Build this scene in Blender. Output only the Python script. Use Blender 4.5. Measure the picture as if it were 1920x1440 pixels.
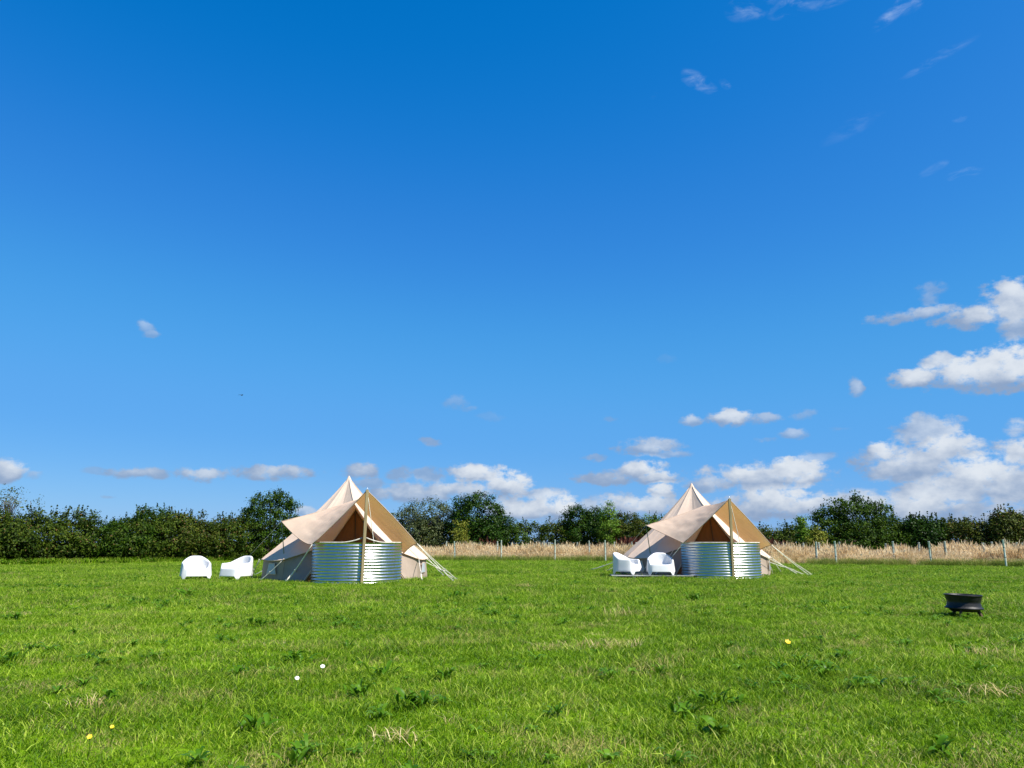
import bpy, bmesh, math, random
import numpy as np
from mathutils import Vector, Matrix, noise as mnoise

R = math.radians
sc = bpy.context.scene
for o in list(bpy.data.objects):
    bpy.data.objects.remove(o)

# ------------------------------------------------------------------ camera
CAM_H = 1.10
FPX = 1450.0                      # focal length in photo pixels (1920 wide)
PITCH = math.atan(299.0 / FPX)
cd = bpy.data.cameras.new('camera')
cam = bpy.data.objects.new('camera', cd)
sc.collection.objects.link(cam)
cam.location = (0, 0, CAM_H)
cam.rotation_euler = (R(90) + PITCH, 0, 0)
cd.sensor_width = 36.0
cd.lens = 36.0 * FPX / 1920.0
cd.clip_start = 0.05
cd.clip_end = 6000
sc.camera = cam
sc.render.resolution_x = 1024
sc.render.resolution_y = 768

# ------------------------------------------------------------------ exposure
sc.view_settings.view_transform = 'Standard'
sc.view_settings.look = 'None'
sc.view_settings.gamma = 1.0
sc.view_settings.exposure = 0.9
sc.view_settings.use_curve_mapping = False
sc.render.engine = 'CYCLES'
sc.cycles.max_bounces = 5
sc.cycles.diffuse_bounces = 3
sc.cycles.glossy_bounces = 2
sc.cycles.transmission_bounces = 3
sc.cycles.transparent_max_bounces = 6

# ------------------------------------------------------------------ sun
SUN_AZ = 55.0       # degrees from straight behind the camera towards the right
SUN_EL = 52.0
az, el = R(SUN_AZ), R(SUN_EL)
SUNDIR = Vector((math.sin(az) * math.cos(el), -math.cos(az) * math.cos(el), math.sin(el)))
sd = bpy.data.lights.new('sun', 'SUN')
sd.energy = 4.8
sd.angle = R(0.53)
sd.color = (1.0, 0.95, 0.87)
sun = bpy.data.objects.new('sun', sd)
sc.collection.objects.link(sun)
sun.rotation_euler = SUNDIR.to_track_quat('Z', 'Y').to_euler()
sun.location = SUNDIR * 60


# ------------------------------------------------------------------ photo survey helpers
def ray(px, py):
    x, y = (px - 960.0) / FPX, (720.0 - py) / FPX
    c, s = math.cos(PITCH), math.sin(PITCH)
    return Vector((x, c - y * s, s + y * c))        # camera looks along +Y, pitched up


def at(px, py, Y):
    d = ray(px, py)
    return Vector((0, 0, CAM_H)) + d * (Y / d.y)


def ground(px, py):
    d = ray(px, py)
    return Vector((0, 0, CAM_H)) + d * (-CAM_H / d.z)


def ppm(Y):                                        # photo pixels per metre near the horizon
    return FPX / (Y * math.cos(PITCH))


# ------------------------------------------------------------------ world: sky and clouds
w = bpy.data.worlds.new('World')
sc.world = w
w.use_nodes = True
wt = w.node_tree
wt.nodes.clear()


class NT:
    """small helper to write node maths"""
    def __init__(self, t):
        self.t = t

    def new(self, typ, **kw):
        n = self.t.nodes.new(typ)
        for k, v in kw.items():
            setattr(n, k, v)
        return n

    def put(self, sock, v):
        if isinstance(v, bpy.types.NodeSocket):
            self.t.links.new(v, sock)
        else:
            sock.default_value = v

    def m(self, op, a, b=None, c=None, clamp=False):
        n = self.new('ShaderNodeMath', operation=op, use_clamp=clamp)
        for i, v in enumerate((a, b, c)):
            if v is not None:
                self.put(n.inputs[i], v)
        return n.outputs[0]

    def v(self, op, a, b=None, c=None):
        n = self.new('ShaderNodeVectorMath', operation=op)
        for i, x in enumerate((a, b, c)):
            if x is not None:
                self.put(n.inputs[i], x)
        return n.outputs['Value'] if op in ('DOT_PRODUCT', 'LENGTH') else n.outputs[0]

    def noise(self, vec, scale, detail=4, rough=.55, lac=2.0, dist=0, out='Fac'):
        n = self.new('ShaderNodeTexNoise')
        self.put(n.inputs['Vector'], vec)
        n.inputs['Scale'].default_value = scale
        n.inputs['Detail'].default_value = detail
        n.inputs['Roughness'].default_value = rough
        n.inputs['Lacunarity'].default_value = lac
        n.inputs['Distortion'].default_value = dist
        return n.outputs[out]

    def step(self, x, a, b, c=0.0, d=1.0, smooth=True):
        n = self.new('ShaderNodeMapRange')
        n.interpolation_type = 'SMOOTHSTEP' if smooth else 'LINEAR'
        self.put(n.inputs[0], x)
        for i, q in enumerate((a, b, c, d)):
            self.put(n.inputs[i + 1], q)
        return n.outputs[0]

    def mix(self, f, a, b):
        n = self.new('ShaderNodeMix', data_type='RGBA')
        self.put(n.inputs[0], f)
        self.put(n.inputs[6], a)
        self.put(n.inputs[7], b)
        return n.outputs[2]


N = NT(wt)
SKY = 0.10
tc = N.new('ShaderNodeTexCoord')
dirv = tc.outputs['Generated']
sky = N.new('ShaderNodeTexSky', sky_type='NISHITA')
sky.sun_disc = False
sky.sun_elevation = el
sky.sun_rotation = math.pi - az       # same compass direction as the lamp
sky.altitude = 50
sky.air_density = 1.0
sky.dust_density = 0.25
sky.ozone_density = 3.0
# film response of the phone camera: deep saturated blue overhead, soft pale blue low down
scl = N.v('SCALE', sky.outputs[0])
scl.node.inputs['Scale'].default_value = SKY
grade = N.new('ShaderNodeRGBCurve')
wt.links.new(scl, grade.inputs['Color'])
CURVES = (((0, 0), (.07, .0), (.085, .001), (.123, .0165), (.243, .053), (.35, .070), (.565, .124), (1, .24)),
          ((0, 0), (.14, .087), (.204, .124), (.305, .186), (.539, .229), (.745, .285), (1, .37)),
          ((0, 0), (.265, .292), (.352, .366), (.527, .441), (.753, .485), (1, .56)))
for ci_, pts_ in enumerate(CURVES):
    cu = grade.mapping.curves[ci_]
    cu.points[0].location, cu.points[1].location = pts_[0], pts_[-1]
    for q_ in pts_[1:-1]:
        cu.points.new(*q_)
grade.mapping.update()
fin = N.v('SCALE', grade.outputs[0])
fin.node.inputs['Scale'].default_value = 1 / SKY
w.cycles.sampling_method = 'MANUAL'
w.cycles.sample_map_resolution = 512
skycol = fin

sep = N.new('ShaderNodeSeparateXYZ')
wt.links.new(dirv, sep.inputs[0])
U = N.m('ARCTAN2', sep.outputs[0], sep.outputs[1])
V = N.m('ARCSINE', sep.outputs[2])
cmb = N.new('ShaderNodeCombineXYZ')
wt.links.new(U, cmb.inputs[0])
wt.links.new(V, cmb.inputs[1])
UV = cmb.outputs[0]


def uv_of(px, py):
    d = ray(px, py).normalized()
    return math.atan2(d.x, d.y), math.asin(d.z)


CUM = [  # photo x, y, half width, half height, opacity, whiteness of a cumulus puff
    (1900, 572, 62, 44, .85, .8), (1830, 592, 80, 20, .7, .55), (1715, 590, 80, 13, .55, .5), (1745, 548, 30, 22, .35, .45), (1905, 612, 40, 20, .6, .45),
    (1830, 700, 110, 32, 1, .95), (1725, 706, 62, 17, .9, .85), (1757, 680, 34, 20, .8, .8), (1900, 690, 70, 40, 1, 1), (1606, 726, 15, 17, .6, .75),
    (1370, 783, 46, 15, .8, .9), (1295, 789, 17, 10, .65, .7), (1432, 785, 40, 10, .5, .45), (1508, 777, 26, 11, .35, .35), (1487, 812, 30, 11, .45, .55), (1437, 822, 20, 5, .35, .2),
    (1215, 838, 58, 16, .7, .65), (1268, 852, 35, 7, .45, .3), (1115, 857, 25, 6, .45, .2),
    (1735, 808, 62, 28, .7, .65), (1780, 840, 75, 30, .9, .9), (1715, 868, 105, 45, .85, .65), (1835, 893, 85, 32, 1, 1), (1655, 850, 28, 22, .85, .95), (1760, 922, 130, 26, .85, .6),
    (1905, 846, 46, 26, .9, .85), (1900, 915, 60, 40, .85, .6), (1905, 805, 24, 18, .55, .6),
    (1425, 894, 120, 24, .85, .75), (1490, 886, 62, 24, 1, 1), (1392, 890, 36, 15, .95, .95), (1335, 906, 60, 14, .6, .5), (1525, 858, 36, 11, .4, .2),
    (1450, 946, 120, 26, .95, .85), (1620, 946, 80, 26, .8, .65), (1720, 952, 100, 28, .9, .75), (1850, 966, 95, 24, .65, .55),
    (1200, 882, 42, 19, 1, 1), (1225, 896, 38, 12, .9, .9), (1145, 896, 66, 14, .65, .4), (1240, 921, 28, 12, .95, .9), (1200, 948, 95, 20, .85, .7), (1120, 950, 60, 16, .7, .6),
    (895, 887, 50, 17, 1, .9), (950, 912, 48, 26, 1, 1), (865, 920, 95, 17, .8, .65), (1040, 952, 52, 26, 1, 1), (970, 956, 66, 20, .9, .75), (1022, 926, 40, 14, .6, .25),
    (770, 925, 74, 18, .75, .6), (802, 892, 35, 15, .5, .15), (753, 890, 26, 13, .5, .15), (674, 881, 36, 15, .65, .4), (690, 905, 40, 10, .5, .3),
    (380, 888, 50, 13, .6, .55), (262, 888, 60, 10, .6, .4), (172, 881, 25, 7, .35, .2), (512, 886, 76, 14, .65, .45), (12, 880, 36, 19, .85, .9), (62, 890, 22, 8, .4, .3),
    (272, 614, 17, 12, .45, .6), (285, 628, 18, 8, .4, .55), (806, 829, 17, 7, .5, .1), (858, 756, 24, 12, .3, .3), (880, 766, 14, 6, .28, .3), (922, 781, 24, 8, .2, .25), (205, 932, 12, 4, .35, .1),
    (1145, 786, 14, 5, .3, .1), (1250, 676, 18, 8, .15, .3), (575, 962, 25, 8, .6, .8), (1575, 806, 20, 5, .25, .2)]
CIR = [  # thin high wisps: x, y, half width, half height, opacity, slant
    (1415, 6, 50, 22, .40, -.1), (1490, 8, 50, 16, .35, -.1), (1545, 4, 60, 10, .18, 0), (1690, 8, 50, 13, .50, -.45), (1725, 2, 40, 10, .35, -.2),
    (1308, 152, 30, 16, .45, .5), (1356, 158, 9, 9, .35, .2), (1760, 108, 55, 8, .22, -.25), (1810, 325, 28, 8, .40, 0), (1745, 318, 22, 8, .15, -.3),
    (1370, 535, 14, 3, .35, 0), (1600, 236, 55, 14, .12, -.3), (1800, 222, 10, 6, .2, 0), (1225, 180, 8, 5, .15, 0)]

# shared noise
uvs = N.v('MULTIPLY', UV, (1.0, 1.45, 1.0))
warp = N.noise(uvs, 26.0, 5, .6, out='Color')
warp = N.v('SUBTRACT', warp, (.5, .5, .5))
UVw = N.v('MULTIPLY_ADD', warp, (.022, .015, 0), UV)
fb = N.noise(uvs, 48.0, 8, .62)
fbs = N.m('SUBTRACT', fb, .5)
big = N.m('SUBTRACT', N.noise(uvs, 17.0, 3, .5), .5)
fb_sh = N.noise(N.v('ADD', uvs, (-.004, -.007, 0.13)), 34.0, 6, .55)      # light and shade inside the cloud, put into its colour
K1 = N.m('ADD', 1.3, N.m('ADD', N.m('MULTIPLY', fbs, 3.7), N.m('MULTIPLY', big, 1.3)))


def cumulus(blobs):
    amax, smax = None, None
    for (px, py, rx, ry, op, wh) in blobs:
        op = min(1.0, op * (1.35 if wh < .6 else 1.1))
        u0, v0 = uv_of(px, py)
        ru = abs(uv_of(px + rx, py)[0] - uv_of(px - rx, py)[0]) / 2 * 1.24
        rv = abs(uv_of(px, py + ry)[1] - uv_of(px, py - ry)[1]) / 2 * 1.26
        q = N.v('MULTIPLY_ADD', UVw, (1 / ru, 1 / rv, 0), (-u0 / ru, -v0 / rv, 0))
        d = N.v('DOT_PRODUCT', q, q)
        a = N.m('MULTIPLY_ADD', d, -1.25, K1, clamp=True)
        a = N.m('MULTIPLY', a, op)
        amax = a if amax is None else N.m('MAXIMUM', amax, a)
        q2 = N.v('ADD', q, (-.12, -.42, 0))  # raised centre: sunlit top and grey underside painted into each puff
        d2 = N.v('DOT_PRODUCT', q2, q2)
        s = N.m('MULTIPLY_ADD', d2, -.85 * wh, 1.08 * wh)
        smax = s if smax is None else N.m('MAXIMUM', smax, s)
    alpha = N.step(amax, .0, 1.05)
    alpha = N.m('MULTIPLY', alpha, .96)
    sh = N.m('ADD', smax, N.m('MULTIPLY', N.m('SUBTRACT', fb_sh, .5), 1.5))
    sh = N.step(sh, .0, 1.2)
    col = N.mix(sh, (.150 / SKY, .203 / SKY, .30 / SKY, 1), (.42 / SKY, .445 / SKY, .475 / SKY, 1))
    return alpha, col


def background(col):
    b = N.new('ShaderNodeBackground')
    wt.links.new(col, b.inputs[0])
    b.inputs[1].default_value = SKY
    return b.outputs[0]


def gate(fac, a, b):
    n = N.new('ShaderNodeMixShader')
    wt.links.new(fac, n.inputs[0])
    wt.links.new(a, n.inputs[1])
    wt.links.new(b, n.inputs[2])
    return n.outputs[0]


# high sky with wisps
streak = N.noise(N.v('MULTIPLY', UV, (9, 26, 1)), 3.0, 7, .65, dist=.5)
cmax = None
for (px, py, rx, ry, op, sl) in CIR:
    u0, v0 = uv_of(px, py)
    ru, rv = rx / 1400.0, ry / 1400.0
    du = N.m('SUBTRACT', N.m('ADD', U, N.m('MULTIPLY', big, .03)), u0)
    dv = N.m('SUBTRACT', V, v0)
    dv = N.m('ADD', dv, N.m('MULTIPLY', du, sl))
    d = N.m('ADD', N.m('POWER', N.m('DIVIDE', du, ru), 2), N.m('POWER', N.m('DIVIDE', dv, rv), 2))
    a = N.m('MULTIPLY', N.m('SUBTRACT', 1.3, d, clamp=True), op)
    cmax = a if cmax is None else N.m('MAXIMUM', cmax, a)
calpha = N.m('MULTIPLY', N.m('MULTIPLY', cmax, .72), N.step(streak, .40, .78))
high = background(N.mix(calpha, skycol, (.34 / SKY, .42 / SKY, .54 / SKY, 1)))
# the photographed low sky in three bearings, each with the puffs that reach into it
UCUTS = (uv_of(590, 900)[0], uv_of(1085, 900)[0])


def pick(lo, hi):
    return [b for b in CUM if b[0] + b[2] * 1.9 + 45 > lo and b[0] - b[2] * 1.9 - 45 < hi]


secs = []
for lo, hi in ((-200, 590), (590, 1085), (1085, 2200)):
    a_, c_ = cumulus(pick(lo, hi))
    secs.append(background(N.mix(a_, skycol, c_)))
# elsewhere round the horizon: the same kind of broken low cumulus
gb = N.noise(N.v('MULTIPLY', UV, (1, 2.6, 1)), 4.2, 6, .55)
band = N.m('MULTIPLY', N.step(V, .0, .05), N.step(V, .30, .12))
ga = N.m('MULTIPLY', N.step(gb, .52, .62), band)
gcol = N.mix(N.step(gb, .54, .72), (.18 / SKY, .25 / SKY, .35 / SKY, 1), (.42 / SKY, .445 / SKY, .475 / SKY, 1))
other = background(N.mix(ga, skycol, gcol))
c1 = N.m('GREATER_THAN', U, UCUTS[0])
c2 = N.m('GREATER_THAN', U, UCUTS[1])
low = gate(c1, secs[0], gate(c2, secs[1], secs[2]))
front = N.m('LESS_THAN', N.m('ABSOLUTE', U), .78)
low = gate(front, other, low)
hi_cut = N.m('GREATER_THAN', V, uv_of(960, 505)[1] )
final = gate(hi_cut, low, high)
wo = N.new('ShaderNodeOutputWorld')
wt.links.new(final, wo.inputs[0])


# ------------------------------------------------------------------ object helpers
COL = sc.collection
rng = np.random.default_rng(11)
random.seed(5)


def tag(o, label=None, cat=None, group=None, kind=None):
    if label: o['label'] = label
    if cat: o['category'] = cat
    if group: o['group'] = group
    if kind: o['kind'] = kind
    return o


def empty(name, loc=(0, 0, 0), rz=0.0):
    o = bpy.data.objects.new(name, None)
    o.empty_display_size = .2
    o.location = loc
    o.rotation_euler = (0, 0, rz)
    COL.objects.link(o)
    return o


def mesh_obj(name, verts, faces, mat=None, parent=None, smooth=False, link=True):
    me = bpy.data.meshes.new(name)
    me.from_pydata([tuple(v) for v in verts], [], [tuple(f) for f in faces])
    me.update()
    if smooth:
        me.polygons.foreach_set('use_smooth', [True] * len(me.polygons))
    if mat: me.materials.append(mat)
    o = bpy.data.objects.new(name, me)
    if link: COL.objects.link(o)
    if parent: o.parent = parent
    return o


def np_mesh(name, verts, quads, mat, parent=None, link=True, tone=None):
    """quads: (n,4) array; fast path for foliage"""
    me = bpy.data.meshes.new(name)
    nv, nq = len(verts), len(quads)
    me.vertices.add(nv)
    me.vertices.foreach_set('co', np.asarray(verts, np.float32).ravel())
    me.loops.add(nq * 4)
    me.loops.foreach_set('vertex_index', np.asarray(quads, np.int32).ravel())
    me.polygons.add(nq)
    me.polygons.foreach_set('loop_start', np.arange(0, nq * 4, 4, dtype=np.int32))
    if tone is not None:
        a = me.attributes.new('tone', 'FLOAT', 'POINT')
        a.data.foreach_set('value', np.asarray(tone, np.float32))
    me.update(calc_edges=True)
    if mat: me.materials.append(mat)
    o = bpy.data.objects.new(name, me)
    if link: COL.objects.link(o)
    if parent: o.parent = parent
    return o


def tube_data(pts, radii, seg=8, cap=True):
    pts = [Vector(p) for p in pts]
    vs, fs = [], []
    n = len(pts)
    if not hasattr(radii, '__len__'): radii = [radii] * n
    for i, p in enumerate(pts):
        t = (pts[min(i + 1, n - 1)] - pts[max(i - 1, 0)]).normalized()
        a = t.orthogonal().normalized() if i == 0 else (a - t * a.dot(t)).normalized()
        b = t.cross(a)
        for k in range(seg):
            an = 2 * math.pi * k / seg
            vs.append(p + (a * math.cos(an) + b * math.sin(an)) * radii[i])
    for i in range(n - 1):
        for k in range(seg):
            k2 = (k + 1) % seg
            fs.append((i * seg + k, i * seg + k2, (i + 1) * seg + k2, (i + 1) * seg + k))
    if cap:
        fs.append(tuple(range(seg - 1, -1, -1)))
        fs.append(tuple((n - 1) * seg + k for k in range(seg)))
    return vs, fs


def join_data(parts):
    V_, F_ = [], []
    for v, f in parts:
        o = len(V_)
        V_ += list(v)
        F_ += [tuple(i + o for i in q) for q in f]
    return V_, F_


def tube(name, pts, radii, mat, parent=None, seg=8, smooth=True):
    v, f = tube_data(pts, radii, seg)
    return mesh_obj(name, v, f, mat, parent, smooth)


def box_data(c, s, bev=0.0, rot=None):
    bm = bmesh.new()
    bmesh.ops.create_cube(bm, size=1.0)
    for v in bm.verts:
        v.co = Vector((v.co.x * s[0], v.co.y * s[1], v.co.z * s[2]))
    if bev:
        bmesh.ops.bevel(bm, geom=bm.edges[:], offset=bev, segments=1, affect='EDGES')
    vs = [v.co.copy() for v in bm.verts]
    bm.verts.index_update()
    fs = [tuple(v.index for v in f.verts) for f in bm.faces]
    bm.free()
    if rot: vs = [rot @ v for v in vs]
    return [v + Vector(c) for v in vs], fs


def beam_data(a, b, wx, wy, bev=.004, up=Vector((0, 1, 0))):
    a, b = Vector(a), Vector(b)
    z = (b - a).normalized()
    x = up.cross(z).normalized()
    y = z.cross(x)
    M = Matrix((x, y, z)).transposed()
    return box_data((a + b) / 2, (wx, wy, (b - a).length), bev, M)


def lathe_data(profile, seg=48, closed=False):
    vs, fs = [], []
    n = len(profile)
    for k in range(seg):
        a = 2 * math.pi * k / seg
        for r, z in profile:
            vs.append(Vector((r * math.cos(a), r * math.sin(a), z)))
    for k in range(seg):
        k2 = (k + 1) % seg
        for i in range(n if closed else n - 1):
            j = (i + 1) % n
            fs.append((k * n + i, k2 * n + i, k2 * n + j, k * n + j))
    return vs, fs


# ------------------------------------------------------------------ materials
def new_mat(name):
    m = bpy.data.materials.new(name)
    m.use_nodes = True
    t = m.node_tree
    t.nodes.clear()
    out = t.nodes.new('ShaderNodeOutputMaterial')
    return m, NT(t), out


def principled(n, col, rough=.6, metal=0.0, spec=.5, normal=None):
    b = n.new('ShaderNodeBsdfPrincipled')
    n.put(b.inputs['Base Color'], col)
    n.put(b.inputs['Roughness'], rough)
    n.put(b.inputs['Metallic'], metal)
    b.inputs['Specular IOR Level'].default_value = spec
    if normal is not None: n.put(b.inputs['Normal'], normal)
    return b.outputs[0]


def mixed_mat(name, a, b, scale=8, rough=.6, metal=0, spec=.5, detail=4, bump=0, bscale=None, lo=.35, hi=.65, stretch=None):
    m, n, out = new_mat(name)
    t = n.new('ShaderNodeTexCoord')
    vec = t.outputs['Object']
    if stretch: vec = n.v('MULTIPLY', vec, stretch)
    f = n.step(n.noise(vec, scale, detail), lo, hi)
    col = n.mix(f, (*a, 1), (*b, 1))
    nor = None
    if bump:
        bn = n.new('ShaderNodeBump')
        bn.inputs['Strength'].default_value = bump
        bn.inputs['Distance'].default_value = .01
        n.put(bn.inputs['Height'], n.noise(vec, bscale or scale * 3, 3))
        nor = bn.outputs[0]
    n.t.links.new(principled(n, col, rough, metal, spec, nor), out.inputs[0])
    return m


def canvas_mat(name, a, b, trans, tcol):
    m, n, out = new_mat(name)
    t = n.new('ShaderNodeTexCoord')
    vec = t.outputs['Object']
    f = n.step(n.noise(vec, 1.7, 6, .6), .3, .7)
    stain = n.step(n.noise(vec, 9, 5, .7), .58, .8, 0, .25)
    col = n.mix(f, (*a, 1), (*b, 1))
    col = n.mix(stain, col, (a[0] * .7, a[1] * .66, a[2] * .6, 1))
    bn = n.new('ShaderNodeBump')
    bn.inputs['Strength'].default_value = .35
    bn.inputs['Distance'].default_value = .03
    n.put(bn.inputs['Height'], n.noise(n.v('MULTIPLY', vec, (1, 1, .45)), 3.2, 4, .5, dist=.6))
    d = principled(n, col, .85, 0, .15, bn.outputs[0])
    tr = n.new('ShaderNodeBsdfTranslucent')
    tr.inputs[0].default_value = (*tcol, 1)
    mx = n.new('ShaderNodeMixShader')
    mx.inputs[0].default_value = trans
    n.t.links.new(d, mx.inputs[1])
    n.t.links.new(tr.outputs[0], mx.inputs[2])
    n.t.links.new(mx.outputs[0], out.inputs[0])
    return m


def leaf_mat(name, dark, mid, light, trans=.3, gloss=.5, patch=.35, straw=None):
    """foliage: random colour per leaf, slow variation through the crown"""
    m, n, out = new_mat(name)
    g = n.new('ShaderNodeNewGeometry')
    rnd = g.outputs['Random Per Island']
    pos = g.outputs['Position']
    f = n.m('ADD', n.m('MULTIPLY', n.noise(pos, patch * 2.2, 3), 1.1), n.m('MULTIPLY', n.m('SUBTRACT', rnd, .5), .75))
    f = n.step(f, .2, .95, smooth=False)
    r = n.new('ShaderNodeValToRGB')
    n.put(r.inputs[0], f)
    e = r.color_ramp.elements
    e[0].position, e[0].color = 0, (*dark, 1)
    e[1].position, e[1].color = 1, (*light, 1)
    k = e.new(.5); k.color = (*mid, 1)
    col = r.outputs[0]
    if straw:
        sf = n.m('GREATER_THAN', n.m('FRACT', n.m('MULTIPLY', rnd, 37.7)), 1 - straw[0])
        col = n.mix(sf, col, (*straw[1], 1))
    d = principled(n, col, gloss, 0, .08)
    tr = n.new('ShaderNodeBsdfTranslucent')
    br = n.new('ShaderNodeHueSaturation')
    n.put(br.inputs['Color'], col)
    br.inputs['Value'].default_value = 1.5
    br.inputs['Hue'].default_value = .485
    n.t.links.new(br.outputs[0], tr.inputs[0])
    mx = n.new('ShaderNodeMixShader')
    mx.inputs[0].default_value = trans
    n.t.links.new(d, mx.inputs[1])
    n.t.links.new(tr.outputs[0], mx.inputs[2])
    n.t.links.new(mx.outputs[0], out.inputs[0])
    return m


M = {}
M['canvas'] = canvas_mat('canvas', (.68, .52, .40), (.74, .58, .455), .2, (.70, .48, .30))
M['awning'] = canvas_mat('awning_canvas', (.67, .51, .39), (.73, .57, .44), .38, (.46, .25, .095))
M['door'] = canvas_mat('door_canvas', (.19, .078, .027), (.23, .096, .034), .05, (.4, .15, .04))  # brown canvas, its colour deepened for the shade under the awning
M['wall'] = canvas_mat('wall_canvas', (.28, .222, .175), (.34, .27, .215), .06, (.5, .38, .25))  # same cloth as the roof; shade below the hem put into the colour
M['seam'] = mixed_mat('seam_tape', (.47, .355, .27), (.54, .41, .32), 20, .85)
M['mesh_window'] = mixed_mat('window_mesh', (.33, .36, .41), (.42, .45, .49), 60, .8)
M['vent'] = mixed_mat('vent_mesh', (.02, .02, .025), (.04, .04, .045), 30, .8)
M['zip'] = mixed_mat('zip_tape', (.05, .03, .02), (.08, .045, .03), 30, .7)
M['rope'] = mixed_mat('rope', (.62, .57, .47), (.80, .76, .66), 40, .85, bump=.3)
M['rope_grey'] = mixed_mat('grey_rope', (.30, .29, .26), (.42, .40, .36), 40, .85)
M['peg'] = mixed_mat('peg_steel', (.45, .45, .45), (.6, .6, .6), 30, .4, .9)
M['pole_green'] = mixed_mat('green_pole', (.10, .14, .06), (.16, .20, .09), 15, .6)
M['timber'] = mixed_mat('timber', (.20, .155, .075), (.29, .225, .115), 5, .75, bump=.25, stretch=(6, 6, .5))
M['deck'] = mixed_mat('weathered_deck', (.19, .20, .195), (.32, .325, .31), 4, .75, bump=.3, stretch=(.6, 6, 6))
M['trim'] = mixed_mat('edge_trim', (.40, .37, .31), (.56, .52, .45), 12, .7)
M['plastic'] = mixed_mat('white_plastic', (.58, .58, .575), (.64, .64, .635), 3, .38, spec=.4)
M['iron'] = mixed_mat('black_iron', (.006, .006, .0065), (.014, .014, .0145), 9, .5, 0, spec=.3, bump=.2, bscale=60)
M['rust'] = mixed_mat('rusty_iron', (.045, .024, .018), (.12, .055, .035), 14, .8, .1, bump=.3)
M['ash'] = mixed_mat('ash', (.03, .03, .03), (.12, .11, .10), 14, .95)
M['tube'] = mixed_mat('tree_guard_plastic', (.34, .41, .35), (.46, .52, .46), 6, .55)
M['stake'] = mixed_mat('stake_wood', (.20, .15, .10), (.30, .24, .17), 6, .85, stretch=(5, 5, .6))
M['bark'] = mixed_mat('bark', (.045, .036, .026), (.11, .09, .07), 6, .9, bump=.5)
M['bark_grey'] = mixed_mat('grey_bark', (.07, .063, .052), (.13, .12, .105), 6, .9, bump=.4)
M['bird'] = mixed_mat('dark_plumage', (.015, .015, .017), (.03, .03, .03), 20, .8)

# galvanised steel: spangle in the roughness, faint streaks
m, n, out = new_mat('galvanised_steel')
t = n.new('ShaderNodeTexCoord')
vec = t.outputs['Object']
f = n.noise(n.v('MULTIPLY', vec, (1, 1, .3)), 7, 5, .6)
col = n.mix(f, (.42, .445, .46, 1), (.58, .60, .61, 1))
vo = n.new('ShaderNodeTexVoronoi')
vo.inputs['Scale'].default_value = 45
n.put(vo.inputs['Vector'], vec)
rgh = n.m('ADD', .21, n.m('MULTIPLY', n.m('ADD', f, vo.outputs['Distance']), .12))
n.t.links.new(principled(n, col, rgh, 1.0, .5), out.inputs[0])
M['steel'] = m

# grass blades and the soil sheet under them share the meadow's patches of colour
PATCH = {}


def meadow_colour(n, pos, rnd=None):
    big_ = n.noise(pos, .28, 4, .6)
    mid_ = n.noise(pos, 1.35, 4, .6)
    sm = n.noise(pos, 4.5, 3, .6)
    f = n.m('ADD', n.m('ADD', n.m('MULTIPLY', big_, .45), n.m('MULTIPLY', mid_, .40)), n.m('MULTIPLY', sm, .25))
    if rnd is not None:
        f = n.m('ADD', f, n.m('MULTIPLY', n.m('SUBTRACT', rnd, .5), .50))
    r = n.new('ShaderNodeValToRGB')
    n.put(r.inputs[0], f)
    e = r.color_ramp.elements
    e[0].position, e[0].color = .28, (.032, .082, .002, 1)
    e[1].position, e[1].color = .86, (.42, .52, .065, 1)  # bright end paints highlights onto some blades
    k = e.new(.46); k.color = (.092, .200, .002, 1)
    k = e.new(.64); k.color = (.182, .308, .005, 1)
    col = r.outputs[0]
    # bleached thatch in small patches
    st = n.noise(n.v('ADD', pos, (31.0, 7.0, 0)), 1.1, 6, .72)
    if rnd is not None:
        st = n.m('ADD', st, n.m('MULTIPLY', n.m('SUBTRACT', n.m('FRACT', n.m('MULTIPLY', rnd, 91.3)), .5), .30))
    sf = n.step(st, .575, .72, 0, .85)
    return n.mix(sf, col, (.42, .34, .13, 1))


m, n, out = new_mat('meadow_grass')
g = n.new('ShaderNodeNewGeometry')
col = meadow_colour(n, n.v('MULTIPLY', g.outputs['Position'], (1, 1, 0)), g.outputs['Random Per Island'])
d = principled(n, col, .42, 0, .13)
tr = n.new('ShaderNodeBsdfTranslucent')
n.put(tr.inputs[0], col)
mx = n.new('ShaderNodeMixShader')
mx.inputs[0].default_value = .32
n.t.links.new(d, mx.inputs[1]); n.t.links.new(tr.outputs[0], mx.inputs[2])
n.t.links.new(mx.outputs[0], out.inputs[0])
M['grass'] = m

m, n, out = new_mat('field_soil')
g = n.new('ShaderNodeNewGeometry')
col = meadow_colour(n, n.v('MULTIPLY', g.outputs['Position'], (1, 1, 0)))
col = n.mix(n.step(n.noise(g.outputs['Position'], 22, 4), .4, .7, .15, .75), col, (.03, .042, .008, 1))
n.t.links.new(principled(n, col, .95, 0, .05), out.inputs[0])
M['soil'] = m

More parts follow.
